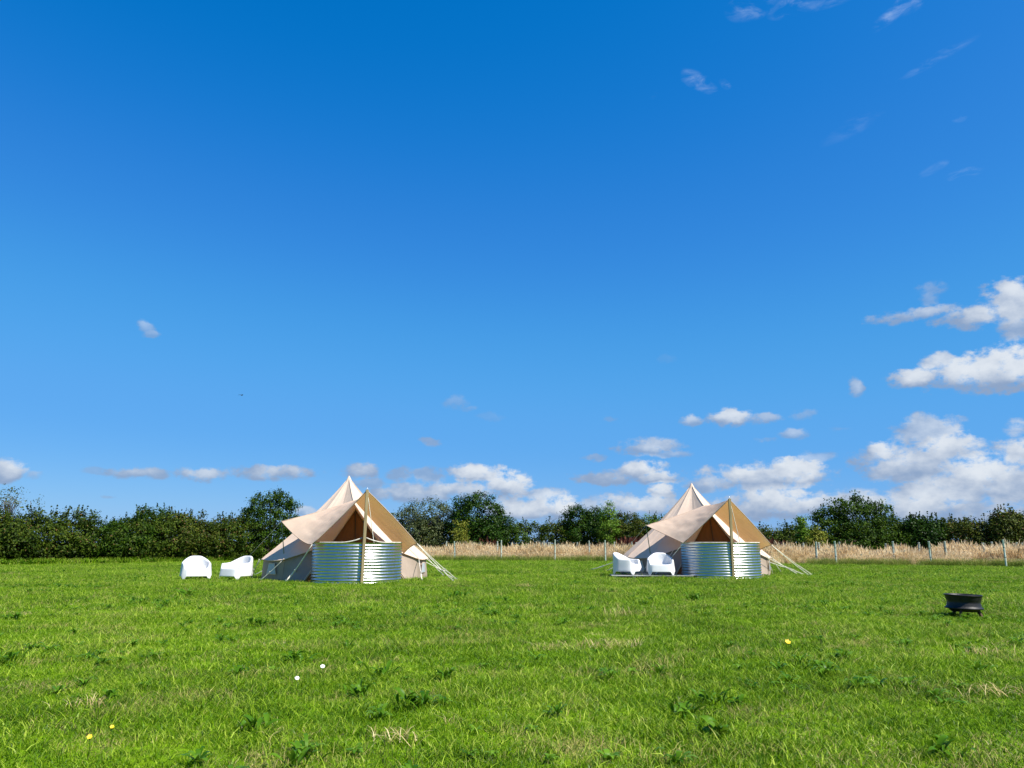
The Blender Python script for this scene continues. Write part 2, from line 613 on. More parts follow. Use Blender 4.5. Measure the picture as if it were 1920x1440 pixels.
M['weed'] = leaf_mat('broad_weed_leaf', (.024, .080, .003), (.055, .140, .006), (.12, .235, .016), .28, .38, 3)
M['straw'] = leaf_mat('dry_straw', (.32, .24, .09), (.48, .39, .17), (.64, .55, .29), .25, .6, .8)
M['tall'] = leaf_mat('tall_dry_grass', (.42, .30, .145), (.62, .50, .29), (.80, .69, .45), .35, .7, .35)
M['tallgreen'] = leaf_mat('rank_grass', (.09, .15, .02), (.17, .22, .035), (.28, .29, .08), .3, .6, .6)
M['reddock'] = leaf_mat('dark_red_dock', (.045, .018, .012), (.085, .03, .022), (.14, .06, .035), .2, .7, .5)
M['hedge'] = leaf_mat('hawthorn_leaf', (.011, .024, .002), (.029, .054, .004), (.074, .104, .009), .2, .5, .42, (.03, (.12, .075, .025)))
M['hedge2'] = leaf_mat('mixed_hedge_leaf', (.014, .025, .003), (.037, .057, .005), (.092, .108, .013), .2, .5, .5, (.05, (.12, .075, .03)))
M['bush'] = leaf_mat('bush_leaf', (.010, .028, .002), (.023, .055, .003), (.064, .108, .007), .2, .5, .4)
M['oak'] = leaf_mat('dark_tree_leaf', (.006, .020, .002), (.014, .042, .003), (.044, .088, .007), .18, .42, .45)
M['olive'] = leaf_mat('grey_green_leaf', (.032, .05, .016), (.065, .088, .032), (.125, .145, .06), .25, .5, .5)
M['lime'] = leaf_mat('fresh_green_leaf', (.05, .11, .008), (.09, .18, .016), (.16, .26, .03), .35, .45, .6)
M['yellowgreen'] = leaf_mat('yellow_green_leaf', (.10, .13, .015), (.18, .21, .025), (.28, .28, .05), .35, .5, .8)
M['yellow'] = mixed_mat('yellow_petal', (.75, .48, .01), (.85, .60, .02), 40, .6)
M['whitepetal'] = mixed_mat('white_petal', (.75, .73, .68), (.85, .84, .80), 40, .6)


# ------------------------------------------------------------------ the ground
def ground_z(x, y):
    return 0.0


gv, gf = [], []
xs = [-3000, -400, -80, -40, -20, 0, 20, 40, 80, 400, 3000]
ys = [-300, -40, -5, 10, 30, 60, 120, 400, 1200, 4500]
for y in ys:
    for x in xs: gv.append((x, y, 0))
for j in range(len(ys) - 1):
    for i in range(len(xs) - 1):
        a = j * len(xs) + i
        gf.append((a, a + 1, a + 1 + len(xs), a + len(xs)))
tag(mesh_obj('ground', gv, gf, M['soil']), kind='structure')


# ------------------------------------------------------------------ scattered stuff: tufts instanced by geometry nodes
def blade_mesh(name, nblades, spread, hmin, hmax, wmin, wmax, lean, mat, seg=2, head=0.0, r=rng):
    vs, qs = [], []
    for i in range(nblades):
        a = r.uniform(0, 2 * math.pi); d = spread * math.sqrt(r.uniform(0, 1))
        bx, by = d * math.cos(a), d * math.sin(a)
        h = r.uniform(hmin, hmax); wd = r.uniform(wmin, wmax)
        yaw = r.uniform(0, 2 * math.pi); ln = r.uniform(.25, 1) * lean * h
        la = r.uniform(0, 2 * math.pi)
        wx, wy = math.cos(yaw) * wd / 2, math.sin(yaw) * wd / 2
        base = len(vs)
        for k in range(seg + 1):
            t = k / seg
            cx = bx + math.cos(la) * ln * t * t; cy = by + math.sin(la) * ln * t * t
            z = h * (t - .25 * lean * t * t)
            wk = (1 - .85 * t) if not (head and t == 1) else 1.0
            vs.append((cx - wx * wk, cy - wy * wk, z - .01)); vs.append((cx + wx * wk, cy + wy * wk, z - .01))
        for k in range(seg):
            b = base + 2 * k
            qs.append((b, b + 1, b + 3, b + 2))
        if head:
            b = len(vs)
            hw = wd * head; hh = h * .16
            vs += [(cx, cy, z - hh * .4), (cx + wx / wd * 2 * hw, cy + wy / wd * 2 * hw, z + hh * .2), (cx + math.cos(la) * .05, cy + math.sin(la) * .05, z + hh), (cx - wx / wd * 2 * hw, cy - wy / wd * 2 * hw, z + hh * .2)]
            qs.append((b, b + 1, b + 2, b + 3))
    return np_mesh(name, np.array(vs), np.array(qs), mat, link=False)


def rosette_mesh(name, nl, length, width, mat, r=rng, rise=.5):
    vs, qs = [], []
    for i in range(nl):
        a = 2 * math.pi * (i + r.uniform(-.3, .3)) / nl
        L = length * r.uniform(.6, 1.15); W = width * r.uniform(.7, 1.2); up = rise * r.uniform(.4, 1.3)
        prof = [0.15, .75, 1, .8, .05]
        b = len(vs)
        for k, pw in enumerate(prof):
            t = k / (len(prof) - 1)
            rad = L * (t * .95); z = L * up * math.sin(t * 2.1) * .8
            c, s = math.cos(a), math.sin(a)
            for sg in (-1, 1):
                vs.append((c * rad - s * sg * W * pw / 2, s * rad + c * sg * W * pw / 2, z + .012 * pw * 1))
        for k in range(len(prof) - 1):
            q = b + 2 * k
            qs.append((q, q + 1, q + 3, q + 2))
    return np_mesh(name, np.array(vs), np.array(qs), mat, link=False)


def scatter(name, pos, rotz, scl, idx, protos, tilt=None):
    me = bpy.data.meshes.new(name)
    n_ = len(pos)
    me.vertices.add(n_)
    me.vertices.foreach_set('co', np.asarray(pos, np.float32).ravel())
    rot = np.zeros((n_, 3), np.float32); rot[:, 2] = rotz
    if tilt is not None: rot[:, :2] = tilt
    a = me.attributes.new('rot', 'FLOAT_VECTOR', 'POINT'); a.data.foreach_set('vector', rot.ravel())
    a = me.attributes.new('scl', 'FLOAT', 'POINT'); a.data.foreach_set('value', np.asarray(scl, np.float32))
    a = me.attributes.new('idx', 'INT', 'POINT'); a.data.foreach_set('value', np.asarray(idx, np.int32))
    me.update()
    o = bpy.data.objects.new(name, me)
    COL.objects.link(o)
    c = bpy.data.collections.new(name + '_tufts')
    for k, p in enumerate(protos):
        p.name = name + '_tuft_%02d' % k
        c.objects.link(p)
    ng = bpy.data.node_groups.new(name, 'GeometryNodeTree')
    ng.interface.new_socket('Geometry', in_out='INPUT', socket_type='NodeSocketGeometry')
    ng.interface.new_socket('Geometry', in_out='OUTPUT', socket_type='NodeSocketGeometry')
    gi = ng.nodes.new('NodeGroupInput'); go = ng.nodes.new('NodeGroupOutput')
    ip = ng.nodes.new('GeometryNodeInstanceOnPoints')
    ci = ng.nodes.new('GeometryNodeCollectionInfo')
    ci.inputs[0].default_value = c
    ci.inputs['Separate Children'].default_value = True
    ci.inputs['Reset Children'].default_value = True

    def att(nm, ty):
        x = ng.nodes.new('GeometryNodeInputNamedAttribute')
        x.data_type = ty
        x.inputs[0].default_value = nm
        return x.outputs[0]
    L = ng.links.new
    L(gi.outputs[0], ip.inputs['Points'])
    L(ci.outputs[0], ip.inputs['Instance'])
    ip.inputs['Pick Instance'].default_value = True
    L(att('idx', 'INT'), ip.inputs['Instance Index'])
    L(att('rot', 'FLOAT_VECTOR'), ip.inputs['Rotation'])
    L(att('scl', 'FLOAT'), ip.inputs['Scale'])
    L(ip.outputs[0], go.inputs[0])
    mod = o.modifiers.new('scatter', 'NODES')
    mod.node_group = ng
    return o


def fbm2(x, y, s, seed):
    """cheap value noise on arrays"""
    out = np.zeros_like(x); amp = 1.0; tot = 0
    for o_ in range(3):
        xi = np.floor(x * s).astype(int); yi = np.floor(y * s).astype(int)
        fx = x * s - xi; fy = y * s - yi
        fx = fx * fx * (3 - 2 * fx); fy = fy * fy * (3 - 2 * fy)

        def h(a, b):
            q = np.sin(a * 127.1 + b * 311.7 + seed * 74.7) * 43758.5453
            return q - np.floor(q)
        v = (h(xi, yi) * (1 - fx) + h(xi + 1, yi) * fx) * (1 - fy) + (h(xi, yi + 1) * (1 - fx) + h(xi + 1, yi + 1) * fx) * fy
        out += v * amp; tot += amp; amp *= .5; s *= 2.1; seed += 3
    return out / tot


def wedge(y0, y1, dens, margin=1.5, half=.70):
    """random points on the field between two distances, a bit wider than the view"""
    area = half * 2 * (y1 * y1 - y0 * y0) / 2 + 2 * margin * (y1 - y0)
    n_ = int(area * dens)
    y = np.sqrt(rng.uniform(y0 * y0, y1 * y1, n_))
    x = rng.uniform(-1, 1, n_) * (half * y + margin)
    return x, y


def polyY(px, tab):
    xs_, ys_ = zip(*tab)
    return np.interp(px, xs_, ys_)


STRIP = [(-400, 70), (560, 60), (740, 54), (1100, 51), (1500, 43), (1920, 38), (2300, 34)]
HEDGE_R = [(400, 68), (740, 62.5), (1100, 60), (1500, 51.5), (1920, 46.5), (2300, 43)]
HEDGE_L = [(-500, 37), (0, 41.8), (280, 47), (560, 56), (640, 60)]


def px_of(x, y):
    return 960 + x / y * ppm(1.0)


grass_protos = [blade_mesh('tuft', 36, .12, .022, .062, .0045, .0095, 1.1, M['grass'], 2) for _ in range(4)]
grass_protos += [blade_mesh('tuft', 28, .11, .045, .095, .004, .007, 1.15, M['grass'], 3) for _ in range(3)]
gx, gy, gs, gi_ = [], [], [], []
for (y0, y1, dens, s0, s1) in ((2.6, 7, 270, .8, 1.25), (7, 13, 140, .95, 1.4), (13, 24, 60, 1.2, 1.8), (24, 41, 26, 1.5, 2.1), (41, 64, 9, 1.7, 2.4)):
    x, y = wedge(y0, y1, dens)
    keep = np.ones(len(x), bool)
    if y1 > 40:
        p = px_of(x, y)
        keep &= y < np.where(p < 650, polyY(p, HEDGE_L) + 1, polyY(p, STRIP) + 1.0)
    x, y = x[keep], y[keep]
    gx.append(x); gy.append(y)
    tall_ = fbm2(x, y, .9, 5)
    gs.append(rng.uniform(s0, s1, len(x)) * (.6 + .75 * tall_))
    gi_.append(np.where(rng.uniform(0, 1, len(x)) < (tall_ - .25), rng.integers(4, 7, len(x)), rng.integers(0, 4, len(x))))
gx, gy, gs, gi_ = map(np.concatenate, (gx, gy, gs, gi_))
pos = np.stack([gx, gy, np.zeros_like(gx)], 1)
tag(scatter('grass', pos, rng.uniform(0, 6.28, len(gx)), gs, gi_, grass_protos, rng.normal(0, .12, (len(gx), 2))),
    'short bright green grass covering the field', 'grass', kind='stuff')
print('grass tufts', len(gx))

# low broad-leaved weeds between the blades, in drifts
weed_protos = [rosette_mesh('w', 11, .115, .026, M['weed'], rise=.7) for _ in range(3)] + [rosette_mesh('w', 8, .075, .026, M['weed'], rise=.55) for _ in range(2)]
x, y = wedge(2.8, 34, 9.0)
nz = .5 * fbm2(x, y, .45, 17) + .5 * fbm2(x, y, 1.3, 29)
k = (nz > .50) & (rng.uniform(0, 1, len(x)) < np.clip((nz - .48) * 6, 0, 1)) & (rng.uniform(0, 1, len(x)) < np.clip(16 / y, .25, 1))
x, y = x[k], y[k]
pos = np.stack([x, y, np.full_like(x, .012)], 1)
tag(scatter('weed_ground_cover', pos, rng.uniform(0, 6.28, len(x)), rng.uniform(.55, 1.0, len(x)) * (1 + 1.6 * np.clip(nz[k] - .56, 0, .3)), rng.integers(0, 5, len(x)), weed_protos),
    'small dark green broad leaves scattered through the grass', 'weeds', kind='stuff')
# bleached thatch wisps
straw_protos = [blade_mesh('s', 26, .13, .02, .085, .003, .0055, 1.8, M['straw'], 2) for _ in range(3)]
x, y = wedge(2.8, 30, 7)
nz = .6 * fbm2(x, y, .45, 41) + .4 * fbm2(x, y, 1.6, 43)
k = (nz > .57) & (rng.uniform(0, 1, len(x)) < np.clip(14 / y, .3, 1))
x, y = x[k], y[k]
tag(scatter('dry_thatch', np.stack([x, y, np.full_like(x, .015)], 1), rng.uniform(0, 6.28, len(x)), rng.uniform(.7, 1.3, len(x)), rng.integers(0, 3, len(x)), straw_protos),
    'wisps of dry straw lying in the green grass', 'straw', kind='stuff')

# ------------------------------------------------------------------ strip of tall dry grass before the right hedge
tall_protos = [blade_mesh('t', 22, .22, .5, 1.05, .012, .022, .45, M['tall'], 3, head=1.1) for _ in range(5)]
green_protos = [blade_mesh('g', 26, .25, .25, .55, .014, .024, .6, M['tallgreen'], 3) for _ in range(3)]
n_ = 15000
pp = rng.uniform(690, 2150, n_)
dd = rng.uniform(0, 1, n_) ** .9 * 7.5
yy = polyY(pp, STRIP) + dd + (fbm2(pp, pp * 0, .02, 3) - .5) * 1.6
xx = (pp - 960) / ppm(1.0) * yy
hn = fbm2(xx, yy, .6, 23)
keep = hn > .26
xx, yy, dd, hn, pp = xx[keep], yy[keep], dd[keep], hn[keep], pp[keep]
sl = np.where(dd < .8, .62, 1.0) * (.20 + 1.02 * hn) * np.where(rng.uniform(0, 1, len(xx)) < .1, 1.2, 1.0) * rng.uniform(.8, 1.15, len(xx))
tag(scatter('tall_dry_grass', np.stack([xx, yy, xx * 0], 1), rng.uniform(0, 6.28, len(xx)), sl, rng.integers(0, 5, len(xx)), tall_protos, rng.normal(0, .1, (len(xx), 2))),
    'strip of tall straw coloured grass in front of the hedge', 'dry grass', kind='stuff')
n_ = 3600
pp = rng.uniform(690, 2150, n_)
yy = polyY(pp, STRIP) - .7 + rng.uniform(0, 1, n_) ** 1.7 * 2.6 + (fbm2(pp, pp * 0, .02, 3) - .5) * 1.6
xx = (pp - 960) / ppm(1.0) * yy
k = fbm2(xx, yy, .35, 57) > .38
xx, yy = xx[k], yy[k]
tag(scatter('rank_green_grass', np.stack([xx, yy, xx * 0], 1), rng.uniform(0, 6.28, len(xx)), rng.uniform(.5, 1.0, len(xx)), rng.integers(0, 3, len(xx)), green_protos),
    'rank green grass along the foot of the tall dry strip', 'rank grass', kind='stuff')
red_protos = [blade_mesh('r', 20, .28, .8, 1.35, .03, .06, .3, M['reddock'], 3, head=1.5) for _ in range(3)]
n_ = 1500
pp = rng.uniform(690, 2150, n_)
yy = polyY(pp, STRIP) + 6.0 + rng.uniform(0, 1.8, n_)
xx = (pp - 960) / ppm(1.0) * yy
k = fbm2(xx, yy, .22, 77) > .57
xx, yy = xx[k], yy[k]
tag(scatter('dark_red_weeds', np.stack([xx, yy, xx * 0], 1), rng.uniform(0, 6.28, len(xx)), rng.uniform(.8, 1.2, len(xx)), rng.integers(0, 3, len(xx)), red_protos),
    'dark red seeding weeds between the dry grass and the hedge', 'weeds', kind='stuff')
# nettles and long grass along the foot of the left hedge
n_ = 2600
pp = rng.uniform(-150, 640, n_)
yy = polyY(pp, HEDGE_L) - rng.uniform(0, 1.0, n_) ** 1.5 * 1.8 + .6
xx = (pp - 960) / ppm(1.0) * yy
foot_protos = [blade_mesh('f', 26, .25, .18, .45, .02, .04, .7, M['grass'], 3) for _ in range(2)] + [rosette_mesh('f', 10, .26, .09, M['weed'], rise=1.0)]
tag(scatter('hedge_foot_growth', np.stack([xx, yy, xx * 0], 1), rng.uniform(0, 6.28, len(xx)), rng.uniform(.5, 1.1, len(xx)), rng.integers(0, 3, len(xx)), foot_protos),
    'long grass and leafy weeds along the foot of the left hedge', 'weeds', kind='stuff')


# ------------------------------------------------------------------ trees, bushes and hedges
def leaves(centres, outward, L, Wd, r, drop=.25):
    """one diamond leaf (a quad) per centre"""
    n_ = len(centres)
    nrm = r.normal(0, 1, (n_, 3)) * .5 + outward * 1.1 + np.array([0, 0, .35])
    nrm /= np.linalg.norm(nrm, axis=1, keepdims=True) + 1e-9
    a = r.normal(0, 1, (n_, 3)); a[:, 2] -= drop
    a -= nrm * np.sum(a * nrm, 1, keepdims=True)
    a /= np.linalg.norm(a, axis=1, keepdims=True) + 1e-9
    b = np.cross(nrm, a)
    s = r.uniform(.65, 1.3, (n_, 1))
    l = a * L * s / 2; w_ = b * Wd * s / 2
    bend = nrm * L * s * .12
    v = np.stack([centres - l - bend, centres + w_ * 1.0 - l * .1, centres + l - bend, centres - w_ * 1.0 - l * .1], 1).reshape(-1, 3)
    q = np.arange(n_ * 4).reshape(-1, 4)
    return v, q


def crown_points(lobes, n_, clump, r, shell=.62, per=42, sag=0):
    """leaf positions grouped in clumps on and under the skin of overlapping lobes"""
    lobes = np.array(lobes, float)
    vol = lobes[:, 3] * lobes[:, 4] + lobes[:, 4] * lobes[:, 5] + lobes[:, 3] * lobes[:, 5]
    nc = max(8, n_ // per)
    li = r.choice(len(lobes), nc, p=vol / vol.sum())
    d = r.normal(0, 1, (nc, 3)); d /= np.linalg.norm(d, axis=1, keepdims=True)
    rad = np.where(r.uniform(0, 1, nc) < .8, r.uniform(.86, 1.07, nc), r.uniform(shell * .6, .9, nc))
    lump = 1 + .16 * np.sin(d[:, 0] * 5.1 + li) * np.sin(d[:, 1] * 4.3 + 2 * li) + .12 * np.sin(d[:, 2] * 7 + li * 1.7 + d[:, 0] * 6)
    c = lobes[li, :3] + d * lobes[li, 3:6] * (rad * lump)[:, None]
    # drop clumps that are buried inside another lobe
    buried = np.zeros(nc, bool)
    for k in range(len(lobes)):
        e = (c - lobes[k, :3]) / lobes[k, 3:6]
        buried |= (np.sum(e * e, 1) < shell ** 2) & (li != k)
    c, d = c[~buried], d[~buried]
    ok = c[:, 2] > .05
    c, d = c[ok], d[ok]
    cr = clump * r.uniform(.55, 1.3, len(c))
    reps = np.maximum(4, (per * (cr / clump) ** 2 * r.uniform(.6, 1.2, len(c)))).astype(int)
    ii = np.repeat(np.arange(len(c)), reps)
    g_ = r.normal(0, .5, (len(ii), 3)) * np.array([1, 1, .75])
    p = c[ii] + g_ * cr[ii][:, None]
    ok = p[:, 2] > .03
    out = d[ii][ok] * .6 + g_[ok] * .9
    return p[ok], out


def shoots(bases, hmin, hmax, r, spread=.16, per=16):
    """leafy upright shoots above a hedge top"""
    pts, outs = [], []
    for b in bases:
        h = r.uniform(hmin, hmax); le = r.normal(0, spread, 2)
        t = r.uniform(.0, 1, per)
        p = np.stack([b[0] + le[0] * t * h, b[1] + le[1] * t * h, b[2] + t * h], 1)
        o_ = r.normal(0, 1, (per, 3)); o_[:, 2] = .3
        p += o_ * (.055 * (1.1 - t))[:, None]
        pts.append(p); outs.append(o_ * .6)
    return np.concatenate(pts), np.concatenate(outs)


def limbs(base, h, r0, targets, r, seg=6):
    """tapered trunk with limbs reaching into the crown"""
    parts = []
    base = Vector(base)
    lean = Vector((r.uniform(-.15, .15), r.uniform(-.15, .15), 0)) * h
    pts = [base + lean * (t * t) + Vector((r.normal(0, .02), r.normal(0, .02), h * t)) * 1 for t in (0, .25, .5, .75, 1)]
    parts.append(tube_data(pts, [r0 * 1.25, r0, r0 * .85, r0 * .65, r0 * .4], seg))
    for tg in targets:
        t0 = r.uniform(.3, .95)
        s = base + lean * (t0 * t0) + Vector((0, 0, h * t0))
        e = Vector(tg)
        mid = (s + e) / 2 + Vector((r.normal(0, .1), r.normal(0, .1), .15)) * (e - s).length * .5
        ra = r0 * r.uniform(.35, .55)
        parts.append(tube_data([s, (s + mid) / 2, mid, (mid + e) / 2, e], [ra, ra * .8, ra * .6, ra * .4, ra * .15], 5))
    return join_data(parts)


def bush(name, label, cat, base, lobes, n_, leaf, mat, clump=.42, trunk=(1.2, .09), seed=1, group=None, bark='bark', shoot=None, shell=.62, per=42, ntarget=9, sprays=None):
    """a thing with trunk and crown; lobes in metres relative to the base"""
    r = np.random.default_rng(seed)
    root = empty(name, base)
    p, out = crown_points(lobes, n_, clump, r, shell, per)
    if shoot:
        cnt, h0, h1 = shoot
        lb = np.array(lobes); k = r.integers(0, len(lb), cnt)
        a = r.uniform(0, 6.28, cnt); q = np.sqrt(r.uniform(0, 1, cnt)) * .85
        bx = lb[k, 0] + np.cos(a) * q * lb[k, 3]; by = lb[k, 1] + np.sin(a) * q * lb[k, 4]
        bz = lb[k, 2] + lb[k, 5] * np.sqrt(np.maximum(0, 1 - q * q)) * .93
        sp, so = shoots(np.stack([bx, by, bz], 1), h0, h1, r)
        p = np.concatenate([p, sp]); out = np.concatenate([out, so])
    v, q = leaves(p, out, leaf[0], leaf[1], r)
    np_mesh('crown', v, q, M[mat], root)
    sel = r.choice(len(p), min(ntarget, len(p)), replace=False)
    v, f = limbs((0, 0, -.05), trunk[0], trunk[1], [p[i] * .92 for i in sel], r)
    mesh_obj('trunk', v, f, M[bark], root, True)
    tag(root, label, cat, group)
    return root


def hedge(name, label, line, heights, mats, seed, n_per, leaf, group=None, depth=1.5, shoot=6, step_m=1.35):
    """a hedge as one thing; its run of shrubs are foliage parts"""
    r = np.random.default_rng(seed)
    ps = np.arange(line[0][0], line[-1][0] + 1, 4.0)
    ys_ = polyY(ps, line)
    xs_ = (ps - 960) / ppm(1.0) * ys_
    dl = np.concatenate([[0], np.cumsum(np.hypot(np.diff(xs_), np.diff(ys_)))])
    nsh = int(dl[-1] / (step_m * 2.0)) + 1
    x0, y0 = np.interp(dl[-1] / 2, dl, xs_), np.interp(dl[-1] / 2, dl, ys_)
    root = empty(name, (x0, y0, 0))
    for i in range(nsh):
        s = (i + .5) / nsh * dl[-1]
        cx, cy, pc = np.interp(s, dl, xs_), np.interp(s, dl, ys_), np.interp(s, dl, ps)
        lob = []
        for k in range(10):
            ss = s + (r.uniform(-1, 1) if k != 5 else 0) * step_m * 1.15
            lx, ly, lp = np.interp(ss, dl, xs_), np.interp(ss, dl, ys_), np.interp(ss, dl, ps)
            top = (1019 - np.interp(lp, *heights)) / ppm(ly) + CAM_H
            top *= r.uniform(.88, 1.0)
            rz_ = r.uniform(.40, .60) * top
            rr = r.uniform(.95, 1.35) * step_m * .9
            low_ = k in (3, 4, 5, 6, 7)
            cz = top - rz_ if not low_ else top * r.uniform(.36, .46)
            lob.append((lx - x0, ly - y0 + depth * r.uniform(.5, 1.1) - (0.35 if low_ else 0), cz, rr, rr * r.uniform(.8, 1.1), rz_ if not low_ else top * .46))
        p, out = crown_points(lob, n_per, .33, r, .6, 52)
        if shoot:
            lb = np.array(lob); kk = r.choice([0, 1, 2, 8, 9], shoot)
            bz = lb[kk, 2] + lb[kk, 5] * .92
            sp, so = shoots(np.stack([lb[kk, 0] + r.uniform(-.6, .6, shoot), lb[kk, 1], bz], 1), .25, .75, r, per=14)
            p = np.concatenate([p, sp]); out = np.concatenate([out, so])
        v, q = leaves(p, out, leaf[0], leaf[1], r)
        np_mesh('foliage', v, q, M[mats[i % len(mats)]], root)
        st = [tube_data([(cx - x0 + dx, cy - y0 + depth * .8, -.05), (cx - x0 + dx * 1.3, cy - y0 + depth * .8, .7), (cx - x0 + dx * 2 + .1, cy - y0 + depth * .8, 1.7)], [.06, .045, .015], 5) for dx in (-.5, .1, .6)]
        v, f = join_data(st)
        mesh_obj('stem', v, f, M['bark'], root, True)
    tag(root, label, 'hedge', group)
    return root


LF = (.135, .078)
hedge('hedge', 'long dense mixed hedge bounding the left side of the field', [(-260, 39.5), (0, 41.8), (280, 47), (455, 52)],
      ([-300, 0, 60, 150, 165, 200, 240, 300, 360, 430, 520], [966, 966, 961, 961, 977, 975, 963, 960, 968, 967, 962]),
      ['hedge', 'hedge2', 'hedge', 'hedge', 'bush'], 3, 34000, LF, depth=1.6, shoot=26)


def px_bush(name, label, cat, pc, Y, half_px, top_py, mat, n_, seed, lobes=None, **kw):
    s = ppm(Y)
    x = (pc - 960) / s
    H = (1019 - top_py) / s + CAM_H
    Wm = half_px / s
    if lobes is None:
        lobes = [(0, 0, .62, .74, .36), (-.45, .1, .45, .55, .42), (.48, -.1, .47, .52, .42), (.05, -.3, .32, .85, .33)]
    lb = [(a * Wm, b * Wm, c * H, d * Wm, d * Wm * .85, e * H) for a, b, c, d, e in lobes]
    kw['clump'] = kw.get('clump', .42) * .82
    kw['per'] = int(kw.get('per', 42) * 1.2)
    return bush(name, label, cat, (x, Y, 0), lb, int(n_ * 1.45), kw.pop('leaf', LF), mat, seed=seed, **kw)


TR = 'trees standing in the hedge line'
px_bush('round_bush', 'big round green bush at the right end of the left hedge, behind the tent awning', 'bush', 503, 54, 62, 924, 'bush', 21000, 5, shoot=(60, .3, .7), clump=.4, trunk=(2, .13))
px_bush('dark_bush', 'dark green bushy crown rising slightly above the left hedge, above the two white chairs', 'bush', 285, 49.5, 45, 946, 'oak', 9000, 6, clump=.4, shoot=(10, .2, .5))
px_bush('thin_tree', 'thin grey half bare tree poking above the hedge at the left edge', 'tree', 12, 45, 27, 914, 'olive', 330, 7, clump=.45, per=14, trunk=(3.6, .045), ntarget=60,
        lobes=[(-.1, 0, .84, .8, .15), (.3, .1, .74, .6, .12)], leaf=(.13, .06))
px_bush('bare_sapling', 'single bare spindly stem sticking up from the left hedge', 'sapling', 62, 44, 7, 926, 'olive', 60, 8, clump=.3, per=8, trunk=(3.5, .035), bark='bark_grey', ntarget=7,
        lobes=[(0, 0, .86, .9, .12)], leaf=(.1, .05))
# the right hand hedge line
hedge('hedge', 'low mixed hedge behind the dry grass, running between and beyond the two tents', HEDGE_R[1:-1] + [(2150, 45)],
      ([600, 740, 950, 965, 1050, 1080, 1150, 1250, 1420, 1540, 1690, 1800, 1860, 2100], [966, 962, 968, 972, 974, 966, 962, 970, 984, 986, 976, 974, 972, 968]),
      ['hedge2', 'hedge', 'hedge2', 'bush', 'hedge'], 13, 22000, LF, depth=1.4, shoot=7)
px_bush('open_tree', 'open grey green tree with visible branches, just right of the left tent', 'tree', 792, 62, 62, 938, 'olive', 9500, 21, clump=.5, per=34, trunk=(2.6, .13), bark='bark_grey', ntarget=40,
        lobes=[(.1, 0, .72, .62, .25), (-.5, .1, .55, .5, .28), (.55, 0, .68, .42, .26), (0, -.2, .36, .8, .25)], shoot=(16, .3, .6))
px_bush('round_tree', 'large dark green round tree between the two tents', 'tree', 897, 61, 58, 931, 'oak', 21000, 22, clump=.45, trunk=(2.2, .16), leaf=(.15, .09),
        lobes=[(-.08, 0, .68, .72, .32), (.35, .1, .55, .62, .38), (-.5, -.05, .62, .48, .34), (.05, -.35, .32, .92, .32), (.6, .1, .38, .5, .32)])
px_bush('yellow_sapling', 'small yellow green sapling before the large dark tree', 'sapling', 862, 57, 17, 972, 'yellowgreen', 900, 23, clump=.3, per=26, trunk=(1.9, .035),
        lobes=[(0, 0, .72, .9, .22), (.2, 0, .52, .7, .16)])
px_bush('hedge_tree', 'dark bushy tree in the hedge midway between the tents', 'tree', 1098, 60, 46, 948, 'oak', 13000, 24, clump=.42, trunk=(1.8, .1),
        lobes=[(-.4, 0, .66, .5, .3), (.35, 0, .62, .58, .36), (0, -.2, .36, .95, .36), (-.65, .1, .72, .28, .2)])
px_bush('bright_tree', 'fresh green slender tree left of the right tent, lighter than the bushes round it', 'tree', 1140, 57.5, 20, 944, 'lime', 3600, 25, clump=.34, per=36, trunk=(2.6, .06),
        lobes=[(0, 0, .78, .62, .2), (.15, 0, .58, .95, .22), (-.1, -.1, .40, .8, .2)])
px_bush('dark_bush', 'dark bush close to the left wing of the right tent', 'bush', 1178, 60, 34, 962, 'hedge', 8500, 26, clump=.4, shoot=(12, .2, .6))
px_bush('light_sapling', 'pale green sapling at the tip of the right tent awning', 'sapling', 1222, 58, 17, 966, 'lime', 1000, 27, clump=.32, per=22, trunk=(2.2, .035),
        lobes=[(0, 0, .75, .9, .24), (-.2, 0, .5, .6, .2)])
px_bush('round_tree', 'big dark round thorn tree right of the right tent', 'tree', 1608, 50, 78, 936, 'bush', 30000, 31, clump=.42, trunk=(2.0, .16), shoot=(40, .2, .5),
        lobes=[(-.02, 0, .66, .66, .34), (-.45, .1, .48, .55, .42), (.5, -.05, .50, .5, .42), (.05, -.3, .32, .95, .33), (.78, 0, .36, .35, .34)])
px_bush('bright_sapling', 'bluish green sapling between the right tent and the big round tree', 'sapling', 1507, 49, 13, 966, 'lime', 1500, 32, clump=.28, per=28, trunk=(1.8, .035),
        lobes=[(0, 0, .78, .7, .2), (.1, 0, .52, 1.0, .22)])
px_bush('yellow_sapling', 'yellow green leafy sapling at the left foot of the big round tree', 'sapling', 1532, 48, 15, 990, 'yellowgreen', 1300, 36, clump=.28, per=28, trunk=(1.3, .035),
        lobes=[(0, 0, .62, .9, .34)])
px_bush('upright_bush', 'dense bush with upright shoots, right of the big round tree', 'bush', 1735, 48.5, 46, 974, 'oak', 13000, 33, clump=.38, shoot=(90, .3, .7),
        lobes=[(-.35, 0, .55, .6, .42), (.35, 0, .55, .6, .42), (0, -.2, .4, .95, .4)])
px_bush('open_shrub', 'loose shrub with thin twigs, left of the edge tree', 'bush', 1822, 47, 34, 973, 'hedge2', 5200, 34, clump=.42, per=26, trunk=(1.6, .06), shoot=(22, .3, .7), ntarget=20)
px_bush('edge_tree', 'bushy tree standing at the right edge of the picture', 'tree', 1893, 46, 36, 957, 'hedge2', 10500, 35, clump=.4, trunk=(2, .1), shoot=(14, .3, .8),
        lobes=[(-.1, 0, .68, .65, .3), (.4, 0, .5, .6, .4), (-.45, -.1, .42, .6, .4)])
